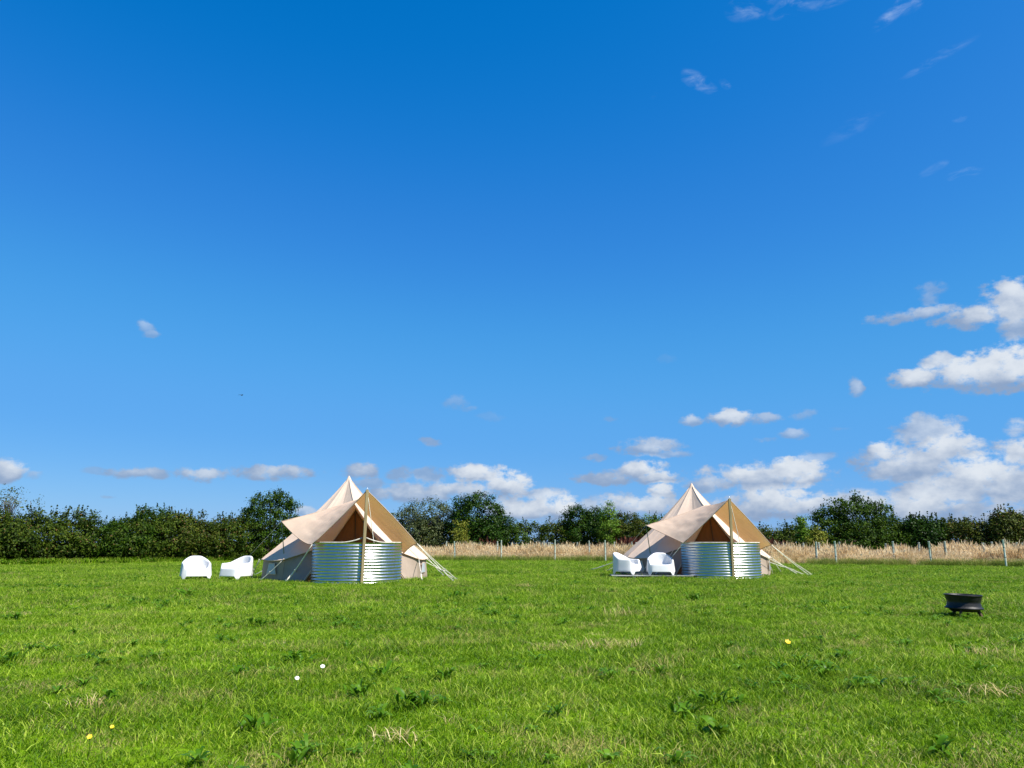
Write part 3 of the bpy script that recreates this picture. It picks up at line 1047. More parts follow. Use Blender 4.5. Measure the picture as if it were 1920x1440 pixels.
px_bush('dark_bush', 'dark bush cut off by the right edge of the picture', 'bush', 1940, 47, 36, 958, 'oak', 9000, 37, clump=.4)

# ------------------------------------------------------------------ tree guards standing in the dry grass
ORD = ['first', 'second', 'third', 'fourth', 'fifth', 'sixth', 'seventh', 'eighth', 'ninth', 'tenth', 'eleventh', 'twelfth', 'thirteenth', 'fourteenth', 'fifteenth', 'sixteenth', 'seventeenth']
GUARD_A = [(836, 1015, 4), (853.5, 1015, -.2), (932.6, 1015, 4.5), (940, 1013, -.4), (960, 1018, 5), (1020, 1014, 1.2), (1027, 1017, 5.5), (1031.5, 1017, 5), (1040.6, 1012, -.4), (1082, 1017, 5), (1105, 1014, 3), (1134.6, 1013, -.4), (1151, 1016, 4), (1185, 1016, 4.5), (1192.5, 1017, 5.5)]
GUARD_B = [(1430, 1022, 4), (1507, 1018, 5), (1529, 1016, .4), (1536, 1017, 3), (1565, 1015, -.6), (1574, 1016, 4), (1659, 1019, 5), (1673.5, 1015, .8), (1721, 1017, 4), (1742, 1015, -.4), (1772, 1015, 1), (1844, 1018, 3.5), (1860, 1016, 5), (1881.5, 1012, -.6), (1904, 1017, 3), (1917, 1018, 4)]


def guard_meshes():
    v, f = lathe_data([(.040, 0), (.043, .6), (.045, 1.19), (.050, 1.2), (.050, 1.215), (.042, 1.215), (.036, 1.18), (.035, .0)], 14)
    a = mesh_obj('tube', v, f, M['tube'], None, True, link=False)
    v, f = box_data((0, 0, 0), (.032, .032, 1.3), .003)
    b = mesh_obj('stake', v, f, M['stake'], None, link=False)
    v, f = join_data([lathe_data([(.048, -.012), (.050, 0), (.048, .012)], 14)])
    c = mesh_obj('cable_tie', v, f, M['zip'], None, link=False)
    return a, b, c


GT, GS, GC = guard_meshes()


def guard(px, py, off, label):
    Y = float(polyY(px, STRIP)) + (off if off < 1 else 1 + (off - 1) * .4)
    h = (1019 - py) / ppm(Y) + CAM_H
    root = empty('tree_guard', ((px - 960) / ppm(Y), Y, 0), random.uniform(0, 6.28))
    root.rotation_euler = (random.gauss(0, .025), random.gauss(0, .025), root.rotation_euler[2])
    for src, loc in ((GT, (0, 0, -.02)), (GS, (.066, 0, h * .5 - .16)), (GC, (0, 0, h * .72)), (GC, (0, 0, h * .35))):
        o = src.copy()
        COL.objects.link(o)
        o.parent = root
        o.location = loc
        if src is GT: o.scale = (1, 1, (h + .02) / 1.215)
    tag(root, label, 'tree guard', 'tree guards in the dry grass')


for i, (px, py, off) in enumerate(GUARD_A):
    guard(px, py, off, 'pale tree guard between the two tents, %s counted from the left tent' % ORD[i])
for i, (px, py, off) in enumerate(GUARD_B):
    guard(px, py, off, 'pale tree guard beyond the right tent, %s to the right of it' % ORD[i])


# ------------------------------------------------------------------ tents
def patch(corners, edges, nu=22, nv=18, wob=.012, seed=0, sag=0.0):
    """Coons patch; corners c00,c10,c11,c01; edges = mid-point offsets for c00-c10, c10-c11, c01-c11, c00-c01"""
    c00, c10, c11, c01 = [Vector(c) for c in corners]

    def ed(a, b, off):
        mid = (a + b) / 2 + Vector(off)
        return lambda t: a * (1 - t) ** 2 + (mid * 2 - (a + b) / 2) * 2 * t * (1 - t) + b * t * t
    bot, right, top, left = ed(c00, c10, edges[0]), ed(c10, c11, edges[1]), ed(c01, c11, edges[2]), ed(c00, c01, edges[3])
    vs, fs = [], []
    for j in range(nv + 1):
        v_ = j / nv
        for i in range(nu + 1):
            u = i / nu
            p = bot(u) * (1 - v_) + top(u) * v_ + left(v_) * (1 - u) + right(v_) * u \
                - (c00 * (1 - u) * (1 - v_) + c10 * u * (1 - v_) + c01 * (1 - u) * v_ + c11 * u * v_)
            k = 16 * u * (1 - u) * v_ * (1 - v_)
            p = p + Vector((0, 0, -sag * k))
            q = mnoise.noise(Vector((u * 5 + seed, v_ * 3.3, seed * 1.7))) + .5 * mnoise.noise(Vector((u * 13 + seed, v_ * 6, 3.1)))
            q += .45 * mnoise.noise(Vector((u * 1.6 + seed, v_ * 17 + u * 4, seed * .7))) + .3 * mnoise.noise(Vector((u * 2.2, v_ * 34 - u * 6, seed)))
            p = p + Vector((0, 0, wob * q * min(1, 6 * min(u, 1 - u, v_, 1 - v_) + .25)))
            vs.append(p)
    for j in range(nv):
        for i in range(nu):
            a = j * (nu + 1) + i
            fs.append((a, a + 1, a + nu + 2, a + nu + 1))
    return vs, fs


def guy(parent, a, b, r_=.010, mat='rope', slider=.55, slack=.02, name='guy_rope'):
    a, b = Vector(a), Vector(b)
    L = (b - a).length
    pts = [a.lerp(b, t) + Vector((0, 0, -slack * 4 * t * (1 - t))) for t in [i / 8 for i in range(9)]]
    o = tube(name, pts, r_, M[mat], parent, 6)
    d = (b - a).normalized()
    if slider:
        p = a.lerp(b, slider)
        v, f = beam_data(p - d * .05, p + d * .05, .032, .026, .004, Vector((0.3, 1, .2)))
        mesh_obj('slider', v, f, M['rope_grey'], o)
        # the doubled run of rope below the runner
        side = d.cross(Vector((0, 0, 1))).normalized() * .022
        tube('return_line', [p + side * .2, p.lerp(b, .5) + side, b + Vector((0, 0, .03))], r_ * .8, M[mat], o, 5)
    v, f = tube_data([b + Vector((0, 0, .07)) - d * .02, b + Vector((0, 0, -.12)) + d * .03], [.009, .006], 6)
    mesh_obj('peg', v, f, M['peg'], o)
    return o


PEAK_Z = 3.27
HEM_R, HEM_Z = 2.70, .62
APEX = Vector((0, -1.95, 2.16))
FOOT = (1.50, -2.58, 0)
PHI0 = 50.0


def edge_af(z, s):
    t = (APEX.z - z) / APEX.z
    return Vector((s * FOOT[0] * t, APEX.y + (FOOT[1] - APEX.y) * t, z))


def hem_pt(phi, r_=HEM_R, z=HEM_Z):
    return Vector((r_ * math.sin(R(phi)), -r_ * math.cos(R(phi)), z))


def roof_panel(parent, hem_fn, nu, seed, sagk=.15, t0=.035):
    """canvas gore from the peak down to a piece of hem, slack in the middle"""
    nt = 20
    vs, fs = [], []
    for j in range(nt + 1):
        t = t0 + (1 - t0) * j / nt
        for i in range(nu + 1):
            u = i / nu
            H = hem_fn(u)
            p = Vector((0, 0, PEAK_Z)).lerp(H, t)
            s = sagk * math.sin(math.pi * t ** .8)
            inw = Vector((H.x, H.y, 0)).normalized()
            edge = 4 * u * (1 - u)
            p += Vector((0, 0, -s)) - inw * (.035 * edge * math.sin(math.pi * t))
            wv = mnoise.noise(Vector((u * 3.5 + seed * 3, t * 2.0, seed))) * .022 + mnoise.noise(Vector((u * 11 + seed, t * 3.0, seed * 2))) * .010
            p += inw * wv * min(1, 3 * t)
            wf = mnoise.noise(Vector((u * 22 + seed * 5, t * 1.3, seed * 3))) * .012 * max(0, t - .55) / .45
            p += inw * wf
            if j == nt: p += Vector((0, 0, -.03 * edge))            # hem droops between the guy points
            vs.append(p)
    for j in range(nt):
        for i in range(nu):
            a = j * (nu + 1) + i
            fs.append((a, a + 1, a + nu + 2, a + nu + 1))
    o = mesh_obj('roof_panel', vs, fs, M['canvas'], parent, True)
    for side in (0, nu):
        pts = [vs[j * (nu + 1) + side] + Vector((vs[j * (nu + 1) + side].x, vs[j * (nu + 1) + side].y, .6)).normalized() * .004 for j in range(0, nt + 1)]
        if side == 0: tube('seam', pts, .009, M['seam'], o, 5)
    tube('hem', vs[nt * (nu + 1):], .011, M['seam'], o, 5)
    return o


def make_tent(loc, rz, label, seed, ropes_world):
    root = empty('bell_tent', loc, rz)
    tag(root, label, 'tent', 'canvas bell tents')
    seams = [PHI0 + (360 - 2 * PHI0) * i / 9 for i in range(10)]
    for i in range(9):
        a, b = hem_pt(seams[i]), hem_pt(seams[i + 1])
        roof_panel(root, lambda u, a=a, b=b: a.lerp(b, u), 18, seed + i)
        # wall below, hanging from just inside the hem
        a2, b2 = hem_pt(seams[i], HEM_R - .07, HEM_Z + .02), hem_pt(seams[i + 1], HEM_R - .07, HEM_Z + .02)
        a3, b3 = hem_pt(seams[i], HEM_R - .03, -.01), hem_pt(seams[i + 1], HEM_R - .03, -.01)
        v, f = patch((a3, b3, b2, a2), ((0, 0, 0),) * 4, 10, 6, 0, seed + i)
        nrm = (a2 - b2).cross(Vector((0, 0, 1))).normalized()
        v = [p + nrm * (.03 * mnoise.noise(p * 2.3 + Vector((seed, 0, 0)))) for p in v]
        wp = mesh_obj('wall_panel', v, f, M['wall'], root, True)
        if i in (8, 0, 2, 6):                                        # a mesh window in the wall
            out_n = nrm if nrm.dot(a2 + b2) > 0 else -nrm
            c_ = (a2 + b2 + a3 + b3) / 4 + out_n * .045
            ux = (b2 - a2).normalized()
            wv = [c_ + ux * x + Vector((0, 0, z)) for x, z in ((-.27, -.12), (.27, -.12), (.16, .17), (-.16, .17))]
            wn = mesh_obj('window', wv, [(0, 1, 2, 3)], M['mesh_window'], root)
            fr = [wv[k] - out_n * .004 + (wv[k] - c_).normalized() * .035 for k in range(4)]
            mesh_obj('window_frame', fr, [(0, 1, 2, 3)], M['canvas'], wn)
    for s in (-1, 1):
        A0, A1 = hem_pt(PHI0 * s), edge_af(1.12, s)

        def hf(u, A0=A0, A1=A1):
            if u < .55:
                return A0.lerp(A1, u / .55)
            return A1.lerp(APEX, (u - .55) / .45)
        roof_panel(root, hf if s > 0 else (lambda u, hf=hf: hf(1 - u)), 22, seed + 20 + s, .12)
        F = Vector((s * FOOT[0], FOOT[1], -.01))
        up0, up1 = hem_pt(PHI0 * s, HEM_R - .08, HEM_Z + .02), A1 + Vector((-s * .05, .07, -.01))
        lo0, lo1 = hem_pt(PHI0 * s, HEM_R - .03, -.01), F + Vector((-s * .02, .04, 0))
        v, f = patch((lo0, lo1, up1, up0), ((0, 0, 0),) * 4, 8, 8, 0, seed)
        v = [p + Vector((.0, .03 * mnoise.noise(p * 2.1), 0)) for p in v]
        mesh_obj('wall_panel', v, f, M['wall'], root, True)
        # one of the two door flaps with soft vertical folds
        dv, df = [], []
        top = APEX + Vector((0, .05, -.03)); foot = F + Vector((-s * .05, .06, .02)); mid0 = Vector((s * .004, FOOT[1] + .07, .02))
        nx, nz_ = 16, 12
        for j in range(nz_ + 1):
            t = j / nz_
            l_, r__ = mid0.lerp(top, t), foot.lerp(top, t)
            for i in range(nx + 1):
                u = i / nx
                p = l_.lerp(r__, u)
                p.y += .025 * math.sin(u * 15 + seed) * (1 - t) * min(1, u * 4)
                dv.append(p)
        for j in range(nz_):
            for i in range(nx):
                a = j * (nx + 1) + i
                df.append((a, a + 1, a + nx + 2, a + nx + 1))
        mesh_obj('door_flap', dv, df, M['door'], root, True)
        # A-frame pole in its sleeve
        tube('door_frame_pole', [F + Vector((0, -.0, .03)), edge_af(1.1, s) + Vector((0, .02, 0)), APEX + Vector((0, .02, -.02))], .02, M['canvas'], root, 8)
    tube('zip', [Vector((0, FOOT[1] + .04, .03)), APEX + Vector((0, .015, -.06))], .017, M['zip'], root, 6)
    # cap with vents round the peak
    segs = 11
    cv, cf = [], []
    prof = [(.012, PEAK_Z + .05), (.03, PEAK_Z + .02), (.10, PEAK_Z - .12), (.25, PEAK_Z - .36), (.36, PEAK_Z - .50)]
    cv, cf = lathe_data(prof, 44)
    for p in cv:
        a = math.atan2(p.y, p.x)
        if p.z < PEAK_Z - .45:
            k = .055 * max(0, math.cos(a)) ** 6 + .055 * max(0, -math.cos(a)) ** 6
            p.x *= 1 + k * 1.5; p.z -= .03 * math.cos(4 * a)
    cap = mesh_obj('roof_cap', cv, cf, M['canvas'], root, True)
    for s in (-1, 1):
        v, f = box_data((s * .375, 0, PEAK_Z - .56), (.05, .22, .10), .01, None)
        mesh_obj('vent', v, f, M['vent'], cap)
    inv = Matrix.Translation(Vector(loc)) @ Matrix.Rotation(rz, 4, 'Z')
    inv = inv.inverted()
    for phi, tgt, kind in ropes_world:
        if phi is None: continue
        a = hem_pt(phi) if not isinstance(phi, Vector) else phi
        guy(root, a + Vector((0, 0, -.01)), inv @ tgt, .010, kind, .6)
    for i in range(3, 7):                                           # ropes at the back
        guy(root, hem_pt(seams[i]), hem_pt(seams[i], HEM_R + 1.35, 0), .009)
    return root


def make_awning(loc, rz, label, slack, seed, P, B, Lt, FL, FR, RR, ropes, pole_world):
    root = empty('awning', loc, rz)
    tag(root, label, 'awning', 'canvas awnings on timber poles')
    Mw = Matrix.Translation(Vector(loc)) @ Matrix.Rotation(rz, 4, 'Z')
    inv = Mw.inverted()
    P, B, Lt, FL, FR, RR = map(Vector, (P, B, Lt, FL, FR, RR))
    v, f = patch((P, FL, Lt, B), ((0, .06, -.03), (.12, .05, -slack), (0, 0, -.03), (0, 0, -.05)), 30, 44, .035, seed, slack * .2)
    mesh_obj('canvas', v, f, M['awning'], root, True)
    v, f = patch((P, FR, RR, B), ((.02, .05, .03), (-.02, 0, .03), (0, 0, -.02), (0, 0, -.05)), 30, 44, .03, seed + 9, .04)
    mesh_obj('canvas', v, f, M['awning'], root, True)
    # rolled hem along the front edges and ridge tape
    def ed(a, b, off):
        mid = (a + b) / 2 + Vector(off)
        return [a * (1 - t) ** 2 + (mid * 2 - (a + b) / 2) * 2 * t * (1 - t) + b * t * t for t in [i / 10 for i in range(11)]]
    for a, b, off in ((P, FL, (0, .06, -.03)), (FL, Lt, (.12, .05, -slack)), (B, Lt, (0, 0, -.03)), (P, FR, (.02, .05, .03)), (FR, RR, (-.02, 0, .03))):
        tube('hem', ed(a, b, off), .013, M['awning'], root, 6)
    # timber front pole
    base = inv @ pole_world
    base.z = -.12
    top = P + Vector((0, -.045, .015))
    v, f = beam_data(base, top, .085, .055, .006)
    pole = mesh_obj('pole', v, f, M['timber'], root)
    tube('pole_pin', [top + Vector((0, 0, -.02)), top + Vector((0, 0, .06))], .008, M['peg'], pole, 6)
    # thin side prop under the raised left corner
    lb = Lt + Vector((.24, .10, 0)); lb.z = -.05
    tube('side_pole', [lb, lb.lerp(Lt, .52), Lt + Vector((0, 0, .03))], [.014, .014, .012], M['pole_green'], root, 8)
    pts = {'P': P + Vector((0, -.03, .02)), 'FL': FL, 'FR': FR, 'L': Lt, 'RR': RR}
    for k, tgt, kind, rr in ropes:
        guy(root, pts[k], inv @ tgt, rr, kind, .7 if k != 'L' else .8)
    return root


def make_windbreak(loc, rz, label, curl, seed):
    """half drum of horizontally corrugated steel in two overlapping sheets"""
    root = empty('corrugated_windbreak', loc, rz)
    tag(root, label, 'windbreak', 'corrugated steel windbreaks')
    RW, HW, NR = 1.30, 1.12, 13

    def sheet(a0, a1, off):
        na, nz_ = 40, NR * 8
        vs, fs = [], []
        for j in range(nz_ + 1):
            z = .0 + HW * j / nz_
            ph = 2 * math.pi * j / 8
            for i in range(na + 1):
                a = R(a0 + (a1 - a0) * i / na)
                dent = .006 * mnoise.noise(Vector((a * 2.2, z * 1.3, seed)))
                rr = RW + off + .0105 * math.cos(ph) + dent
                vs.append(Vector((rr * math.sin(a), -rr * math.cos(a), z)))
        for j in range(nz_):
            for i in range(na):
                q = j * (na + 1) + i
                fs.append((q, q + 1, q + na + 2, q + na + 1))
        return mesh_obj('steel_sheet', vs, fs, M['steel'], root, True)
    sheet(-91, 3.5, 0)
    sheet(-1.5, 91, .006)
    # edge trim
    def trim(a0, a1, lift0, lift1):
        pts = []
        for i in range(25):
            t = i / 24
            a = R(a0 + (a1 - a0) * t)
            z = HW + .005 + lift0 * max(0, 1 - t / .3) ** 2 + lift1 * max(0, (t - .7) / .3) ** 2
            pts.append(Vector((RW * math.sin(a), -RW * math.cos(a), z)))
        tube('edge_trim', pts, .02, M['trim'], root, 8)
    trim(-91, -2.5, 0, .13 * curl)
    trim(2.5, 91, .13 * curl, 0)
    for k in range(4):
        z = .14 + k * .28
        for a in (1.0, -89, 89):
            rr = RW + .02
            p = Vector((rr * math.sin(R(a)), -rr * math.cos(R(a)), z))
            tube('bolt', [p * 1.0, p + Vector((math.sin(R(a)), -math.cos(R(a)), 0)) * .012], .012, M['peg'], root, 6)
    for s in (-1, 1):                                               # end posts driven into the turf
        v, f = beam_data((s * (RW - .035), .02, -.3), (s * (RW - .035), .02, HW), .045, .045, .004)
        mesh_obj('end_post', v, f, M['stake'], root)
    return root


G = ground
# --- left tent
T1 = at(650, 1000, 26.0); T1.z = 0
P1w = Vector((-4.13, 22.12, 0))
rz1 = math.atan2(P1w.x - T1.x, -(P1w.y - T1.y))
make_tent(T1, rz1, 'cream canvas bell tent nearest the left hedge, its peak left of the awning pole', 1, [
    (-90 + 0, G(470, 1084), 'rope'), (-78.9, G(466, 1078), 'rope'), (-50, G(487, 1089), 'rope'), (Vector((-1.35, -2.02, .88)), G(535, 1092), 'rope'),
    (78.9, G(832, 1080), 'rope'), (66, G(852, 1086), 'rope'), (107, G(845, 1076), 'rope'), (50, G(792, 1090), 'rope')])
make_awning(T1, rz1, 'cream canvas awning on a timber pole over the door of the left tent', .20, 2,
            (0.02, -4.05, 2.58), (0, -1.55, 2.42), (-2.15, -1.4, 1.76), (-1.36, -3.35, 1.08), (1.66, -3.3, 1.10), (1.48, -2.25, .80),
            [('P', G(711, 1093), 'rope', .010), ('FL', G(537, 1092), 'rope', .012), ('FL', G(543, 1089), 'rope_grey', .009), ('FR', G(857, 1088), 'rope', .010), ('FR', G(851, 1091), 'rope', .010), ('L', G(430, 1080), 'rope_grey', .008)],
            P1w + Vector((-.04, 0, 0)))
wloc = Matrix.Translation(T1) @ Matrix.Rotation(rz1, 4, 'Z') @ Vector((0, -2.70, 0))
make_windbreak(wloc, rz1, 'half round corrugated steel windbreak at the left tent, its edge trim curling up', 1, 1)
# --- right tent
T2 = at(1301, 1000, 29.2); T2.z = 0
P2w = Vector(((1372 - 960) / ppm(25.2), 25.2, 0))
rz2 = math.atan2(P2w.x - T2.x, -(P2w.y - T2.y))
make_tent(T2, rz2, 'cream canvas bell tent in front of the dry grass, right of the middle', 31, [
    (-78.9, G(1106, 1069), 'rope'), (-95, G(1122, 1066), 'rope'), (-50, G(1200, 1080), 'rope'), (Vector((-1.35, -2.02, .88)), G(1226, 1081), 'rope'),
    (78.9, G(1494, 1076), 'rope'), (66, G(1464, 1073), 'rope'), (107, G(1490, 1070), 'rope'), (50, G(1449, 1077), 'rope')])
make_awning(T2, rz2, 'cream canvas awning on a timber pole over the door of the right tent', .05, 8,
            (-.02, -4.05, 2.50), (0, -1.55, 2.42), (-2.15, -1.5, 1.72), (-1.36, -3.3, 1.12), (1.62, -3.2, 1.05), (1.48, -2.25, .80),
            [('P', G(1404, 1084), 'rope', .010), ('FL', G(1228, 1080), 'rope', .012), ('FR', G(1523, 1079), 'rope', .010), ('FR', G(1519, 1081), 'rope', .010), ('RR', G(1507, 1078), 'rope', .009), ('L', G(1138, 1072), 'rope_grey', .008)],
            P2w)
wloc2 = Matrix.Translation(T2) @ Matrix.Rotation(rz2, 4, 'Z') @ Vector((0.02, -2.70, 0))
make_windbreak(wloc2, rz2, 'half round corrugated steel windbreak at the right tent, with a straight top edge', 0, 7)


# ------------------------------------------------------------------ chairs
def smooth(a, b, x):
    t = min(1, max(0, (x - a) / (b - a)))
    return t * t * (3 - 2 * t)


def chair_mesh():
    nseg = 120
    A, B, ex = .44, .43, 2 / 3.6
    rows = []

    def plan(th, a, b):
        s, c = math.sin(th), math.cos(th)
        e_ = ex + (2 / 2.25 - ex) * smooth(75, 125, abs(math.degrees(th)))
        return Vector((a * math.copysign(abs(s) ** e_, s), -b * math.copysign(abs(c) ** e_, c), 0))
    vs = []
    NR = 12
    for k in range(nseg):
        th = -math.pi + 2 * math.pi * k / nseg
        d = abs(math.degrees(th))                   # 0 at the front, 180 at the back
        rim = .345 + .155 * smooth(38, 62, d) + .22 * smooth(78, 172, d)
        # legs at the four corners
        leg = max(math.exp(-((d - 44) / 13.0) ** 4), math.exp(-((d - 136) / 13.0) ** 4))
        bot = .105 * (1 - leg)
        inset = .055 + .02 * smooth(100, 160, d)
        flare = 1.06
        tb = plan(th, A * flare, B * flare)
        seat_z = .315
        lean = Vector((0, .05, 0)) * smooth(90, 170, d)      # the back leans out a little
        top = plan(th, A * .965, B * .95)
        narrow = 1 - .08 * smooth(95, 150, d) * abs(math.sin(th)) 
        top.x *= narrow
        inn = plan(th, A * .965 - inset, B * .95 - inset); inn.x *= narrow
        low = plan(th, A * .80, B * .78)
        pts = []
        inb = tb * (1 - .035 / max(.2, tb.length))
        pts.append(Vector((inb.x * .97, inb.y * .97, bot + .10)))
        pts.append(Vector((inb.x, inb.y, bot)))
        pts.append(Vector((tb.x, tb.y, bot)))
        for t in (.06, .5, .92):
            p = tb.lerp(top + lean, t); pts.append(Vector((p.x, p.y, bot + (rim - bot) * t)))
        p = top + lean; pts.append(Vector((p.x * .995, p.y * .995, rim)))
        p = inn + lean; pts.append(Vector((p.x, p.y, rim)))
        p = (inn + lean * .9); pts.append(Vector((p.x * .98, p.y * .98, rim - .03 if rim > .4 else rim - .004)))
        zz = seat_z + (rim - seat_z) * .4
        p = inn.lerp(low, .45) + lean * .4; pts.append(Vector((p.x, p.y, zz)))
        pts.append(Vector((low.x, low.y, seat_z + .02 * smooth(60, 30, d) if d < 60 else seat_z)))
        pts.append(Vector((low.x * .5, low.y * .5, seat_z - .012)))
        vs += pts
    fs = []
    for k in range(nseg):
        k2 = (k + 1) % nseg
        for i in range(NR - 1):
            fs.append((k * NR + i, k2 * NR + i, k2 * NR + i + 1, k * NR + i + 1))
    fs.append(tuple(k * NR + NR - 1 for k in range(nseg)))
    me = bpy.data.meshes.new('armchair')
    me.from_pydata([tuple(v) for v in vs], [], fs)
    me.update()
    me.polygons.foreach_set('use_smooth', [True] * len(me.polygons))
    me.materials.append(M['plastic'])
    return me


CH = chair_mesh()


def chair(loc, rz, label):
    o = bpy.data.objects.new('armchair', CH)
    COL.objects.link(o)
    o.location = loc
    o.rotation_euler = (0, 0, rz)
    md = o.modifiers.new('subdivision', 'SUBSURF'); md.levels = 1; md.render_levels = 1
    tag(o, label, 'chair', 'white moulded tub chairs')


def faced(p, extra):                       # rotation that turns a chair to the camera, plus extra degrees
    return math.atan2(-p.x, p.y) * -1 + R(extra)


p = G(366, 1086.5); chair((p.x, p.y, 0), math.atan2(p.x, -p.y) * 0 - math.atan2(p.x, p.y) + R(4), 'white plastic tub chair farthest left on the grass, facing the camera')
p = G(444, 1086.5); chair((p.x, p.y, 0), -math.atan2(p.x, p.y) - R(44), 'white plastic tub chair on the grass beside the left tent, turned sideways')
DZ = .085
pc, pd = at(1176, 1075, 26.6), at(1239, 1075, 26.2)
chair((pc.x, pc.y, DZ), -math.atan2(pc.x, pc.y) + R(66), 'white plastic tub chair on the low deck, turned right with its back in shade')
chair((pd.x, pd.y, DZ), -math.atan2(pd.x, pd.y) + R(3), 'white plastic tub chair on the low deck facing the camera, next to the corrugated windbreak')

# low deck of boards beside the right tent
dk = Vector(((1218 - 960) / ppm(26.4), 26.4, 0))
root = empty('deck', dk, -math.atan2(dk.x, dk.y) * .3)
tag(root, 'low grey weathered board deck under the two chairs at the right tent', 'deck')
for i in range(9):
    wv, wf = box_data((0, 0, 0), (2.62, .135, .024), .004)
    b = mesh_obj('board', wv, wf, M['deck'], root) if i == 0 else bpy.data.objects.new('board', b0.data)
    if i == 0: b0 = b
    else:
        COL.objects.link(b); b.parent = root
    b.location = (random.uniform(-.03, .03), -.60 + i * .15, DZ - .014)
for x in (-1.2, -.6, 0, .6, 1.2):
    v, f = box_data((x, 0, .036), (.07, 1.3, .068), .004)
    mesh_obj('bearer', v, f, M['deck'], root)

# ------------------------------------------------------------------ fire pit: an old wheel rim on three legs
fp = G(1809, 1157)
root = empty('fire_pit', fp, R(12))
root.rotation_euler = (R(.6), R(1.4), R(12))
root.scale = (.90, .90, .92)
root.location.z = -.03
tag(root, 'black fire pit made from a wheel rim on short legs in the grass', 'fire pit')
S = .29
prof = [(.06, .135), (.20, .125), (.215, .13), (.225, .15), (.235, .165), (.285, .168), (.295, .178), (.292, .19), (.268, .198), (.262, .225), (.256, .25), (.25, .268), (.252, .285), (.258, .30), (.27, .33), (.276, .36), (.282, .376), (.292, .382), (.294, .392), (.286, .397), (.276, .392),
        (.266, .36), (.248, .30), (.242, .26), (.25, .20), (.23, .18), (.05, .17)]
v, f = lathe_data(prof, 64)
mesh_obj('wheel_rim', v, f, M['iron'], root, True)
v, f = lathe_data([(.0, .205), (.10, .215), (.2, .20), (.245, .19)], 32)
v = [p + Vector((0, 0, .012 * mnoise.noise(p * 14))) for p in v]
mesh_obj('ash_bed', v, f, M['ash'], root, True)
for a in (-52, 215, 90):
    d = Vector((math.cos(R(a)), math.sin(R(a)), 0))
    v, f = beam_data(d * .20 + Vector((0, 0, .17)), d * .285 + Vector((0, 0, -.03)), .05, .035, .004, Vector((0.2, .3, 1)))
    mesh_obj('leg', v, f, M['rust'], root)


# ------------------------------------------------------------------ plants that stand out in the grass
def leaf_piece(L, W, up, r):
    prof = [.18, .62, .95, 1.0, .78, .40, .03]
    vs, fs = [], []
    tw = r.uniform(-.5, .5)
    for k, pw in enumerate(prof):
        t = k / (len(prof) - 1)
        x = L * (t - .18 * t * t); z = L * up * (math.sin(t * 2.3)) * .62 + .012
        w_ = W * pw / 2 * (1 + .12 * math.sin(t * 19))
        for sg, dz in ((-1, 1), (0, -.28), (1, 1)):
            vs.append(Vector((x, sg * w_, z + dz * w_ * .38 + sg * w_ * tw * t)))
    for k in range(len(prof) - 1):
        q = 3 * k
        fs += [(q, q + 1, q + 4, q + 3), (q + 1, q + 2, q + 5, q + 4)]
    return vs, fs


lr = np.random.default_rng(77)
LEAF = []
for i in range(6):
    v, f = leaf_piece(1.0, lr.uniform(.17, .27), lr.uniform(.3, .8), lr)
    o = mesh_obj('leaf', v, f, M['weed'], None, True, link=False)
    LEAF.append(o.data)
WEEDS = [
    (770, 1330, 90, 'large dark green dock clump in the near grass below the left awning pole'),
    (672, 1308, 72, 'dark dock clump just left of the large one below the left awning pole'),
    (556, 1243, 64, 'broad leaved weed patch under the left tent, left of the small white flowers'),
    (715, 1268, 66, 'broad leaved weed on the mid grass, below the left windbreak'),
    (832, 1276, 62, 'dark weed clump in the grass right of the large dock clump'),
    (207, 1313, 56, 'small very dark weed clump in the grass at lower left'),
    (352, 1120, 46, 'dark weed tuft in the grass just below the leftmost chair'),
    (32, 1163, 40, 'dark weed tuft at the left edge of the grass'),
    (488, 1174, 44, 'small dark weed tuft below the sideways chair'),
    (352, 1172, 30, 'tiny dark weed below the leftmost chair, further down the grass'),
    (1336, 1320, 66, 'dark dock clump in the near grass below the right tent, left one of a pair'),
    (1386, 1324, 56, 'dark dock clump in the near grass below the right tent, right one of a pair'),
    (1292, 1348, 84, 'spreading dock plant in the foreground, lower left of the pair below the right tent'),
    (1340, 1386, 96, 'pale leaved dock plant nearest the bottom edge below the right tent'),
    (862, 1122, 48, 'dark weed tuft in the grass below the right guy ropes of the left tent'),
    (1305, 1127, 38, 'dark weed tuft in the grass just below the right windbreak'),
    (1498, 1299, 40, 'small weed with upright leaves in the middle of the right foreground'),
    (1242, 1268, 44, 'weed tuft in the grass between the dry straw patch and the dock pair'),
    (1835, 1262, 54, 'leafy weed in the grass below the fire pit'),
    (560, 1436, 90, 'dark weed clump cut by the bottom edge, left of centre'),
    (478, 1372, 80, 'broad leaved weed patch in the lower left foreground'),
    (20, 1246, 60, 'dark weed clump at the left edge, in the middle of the lawn'),
    (655, 1218, 42, 'feathery weed tuft on the grass below the left windbreak'),
    (1770, 1420, 90, 'leafy weed clump at the bottom right of the grass')]
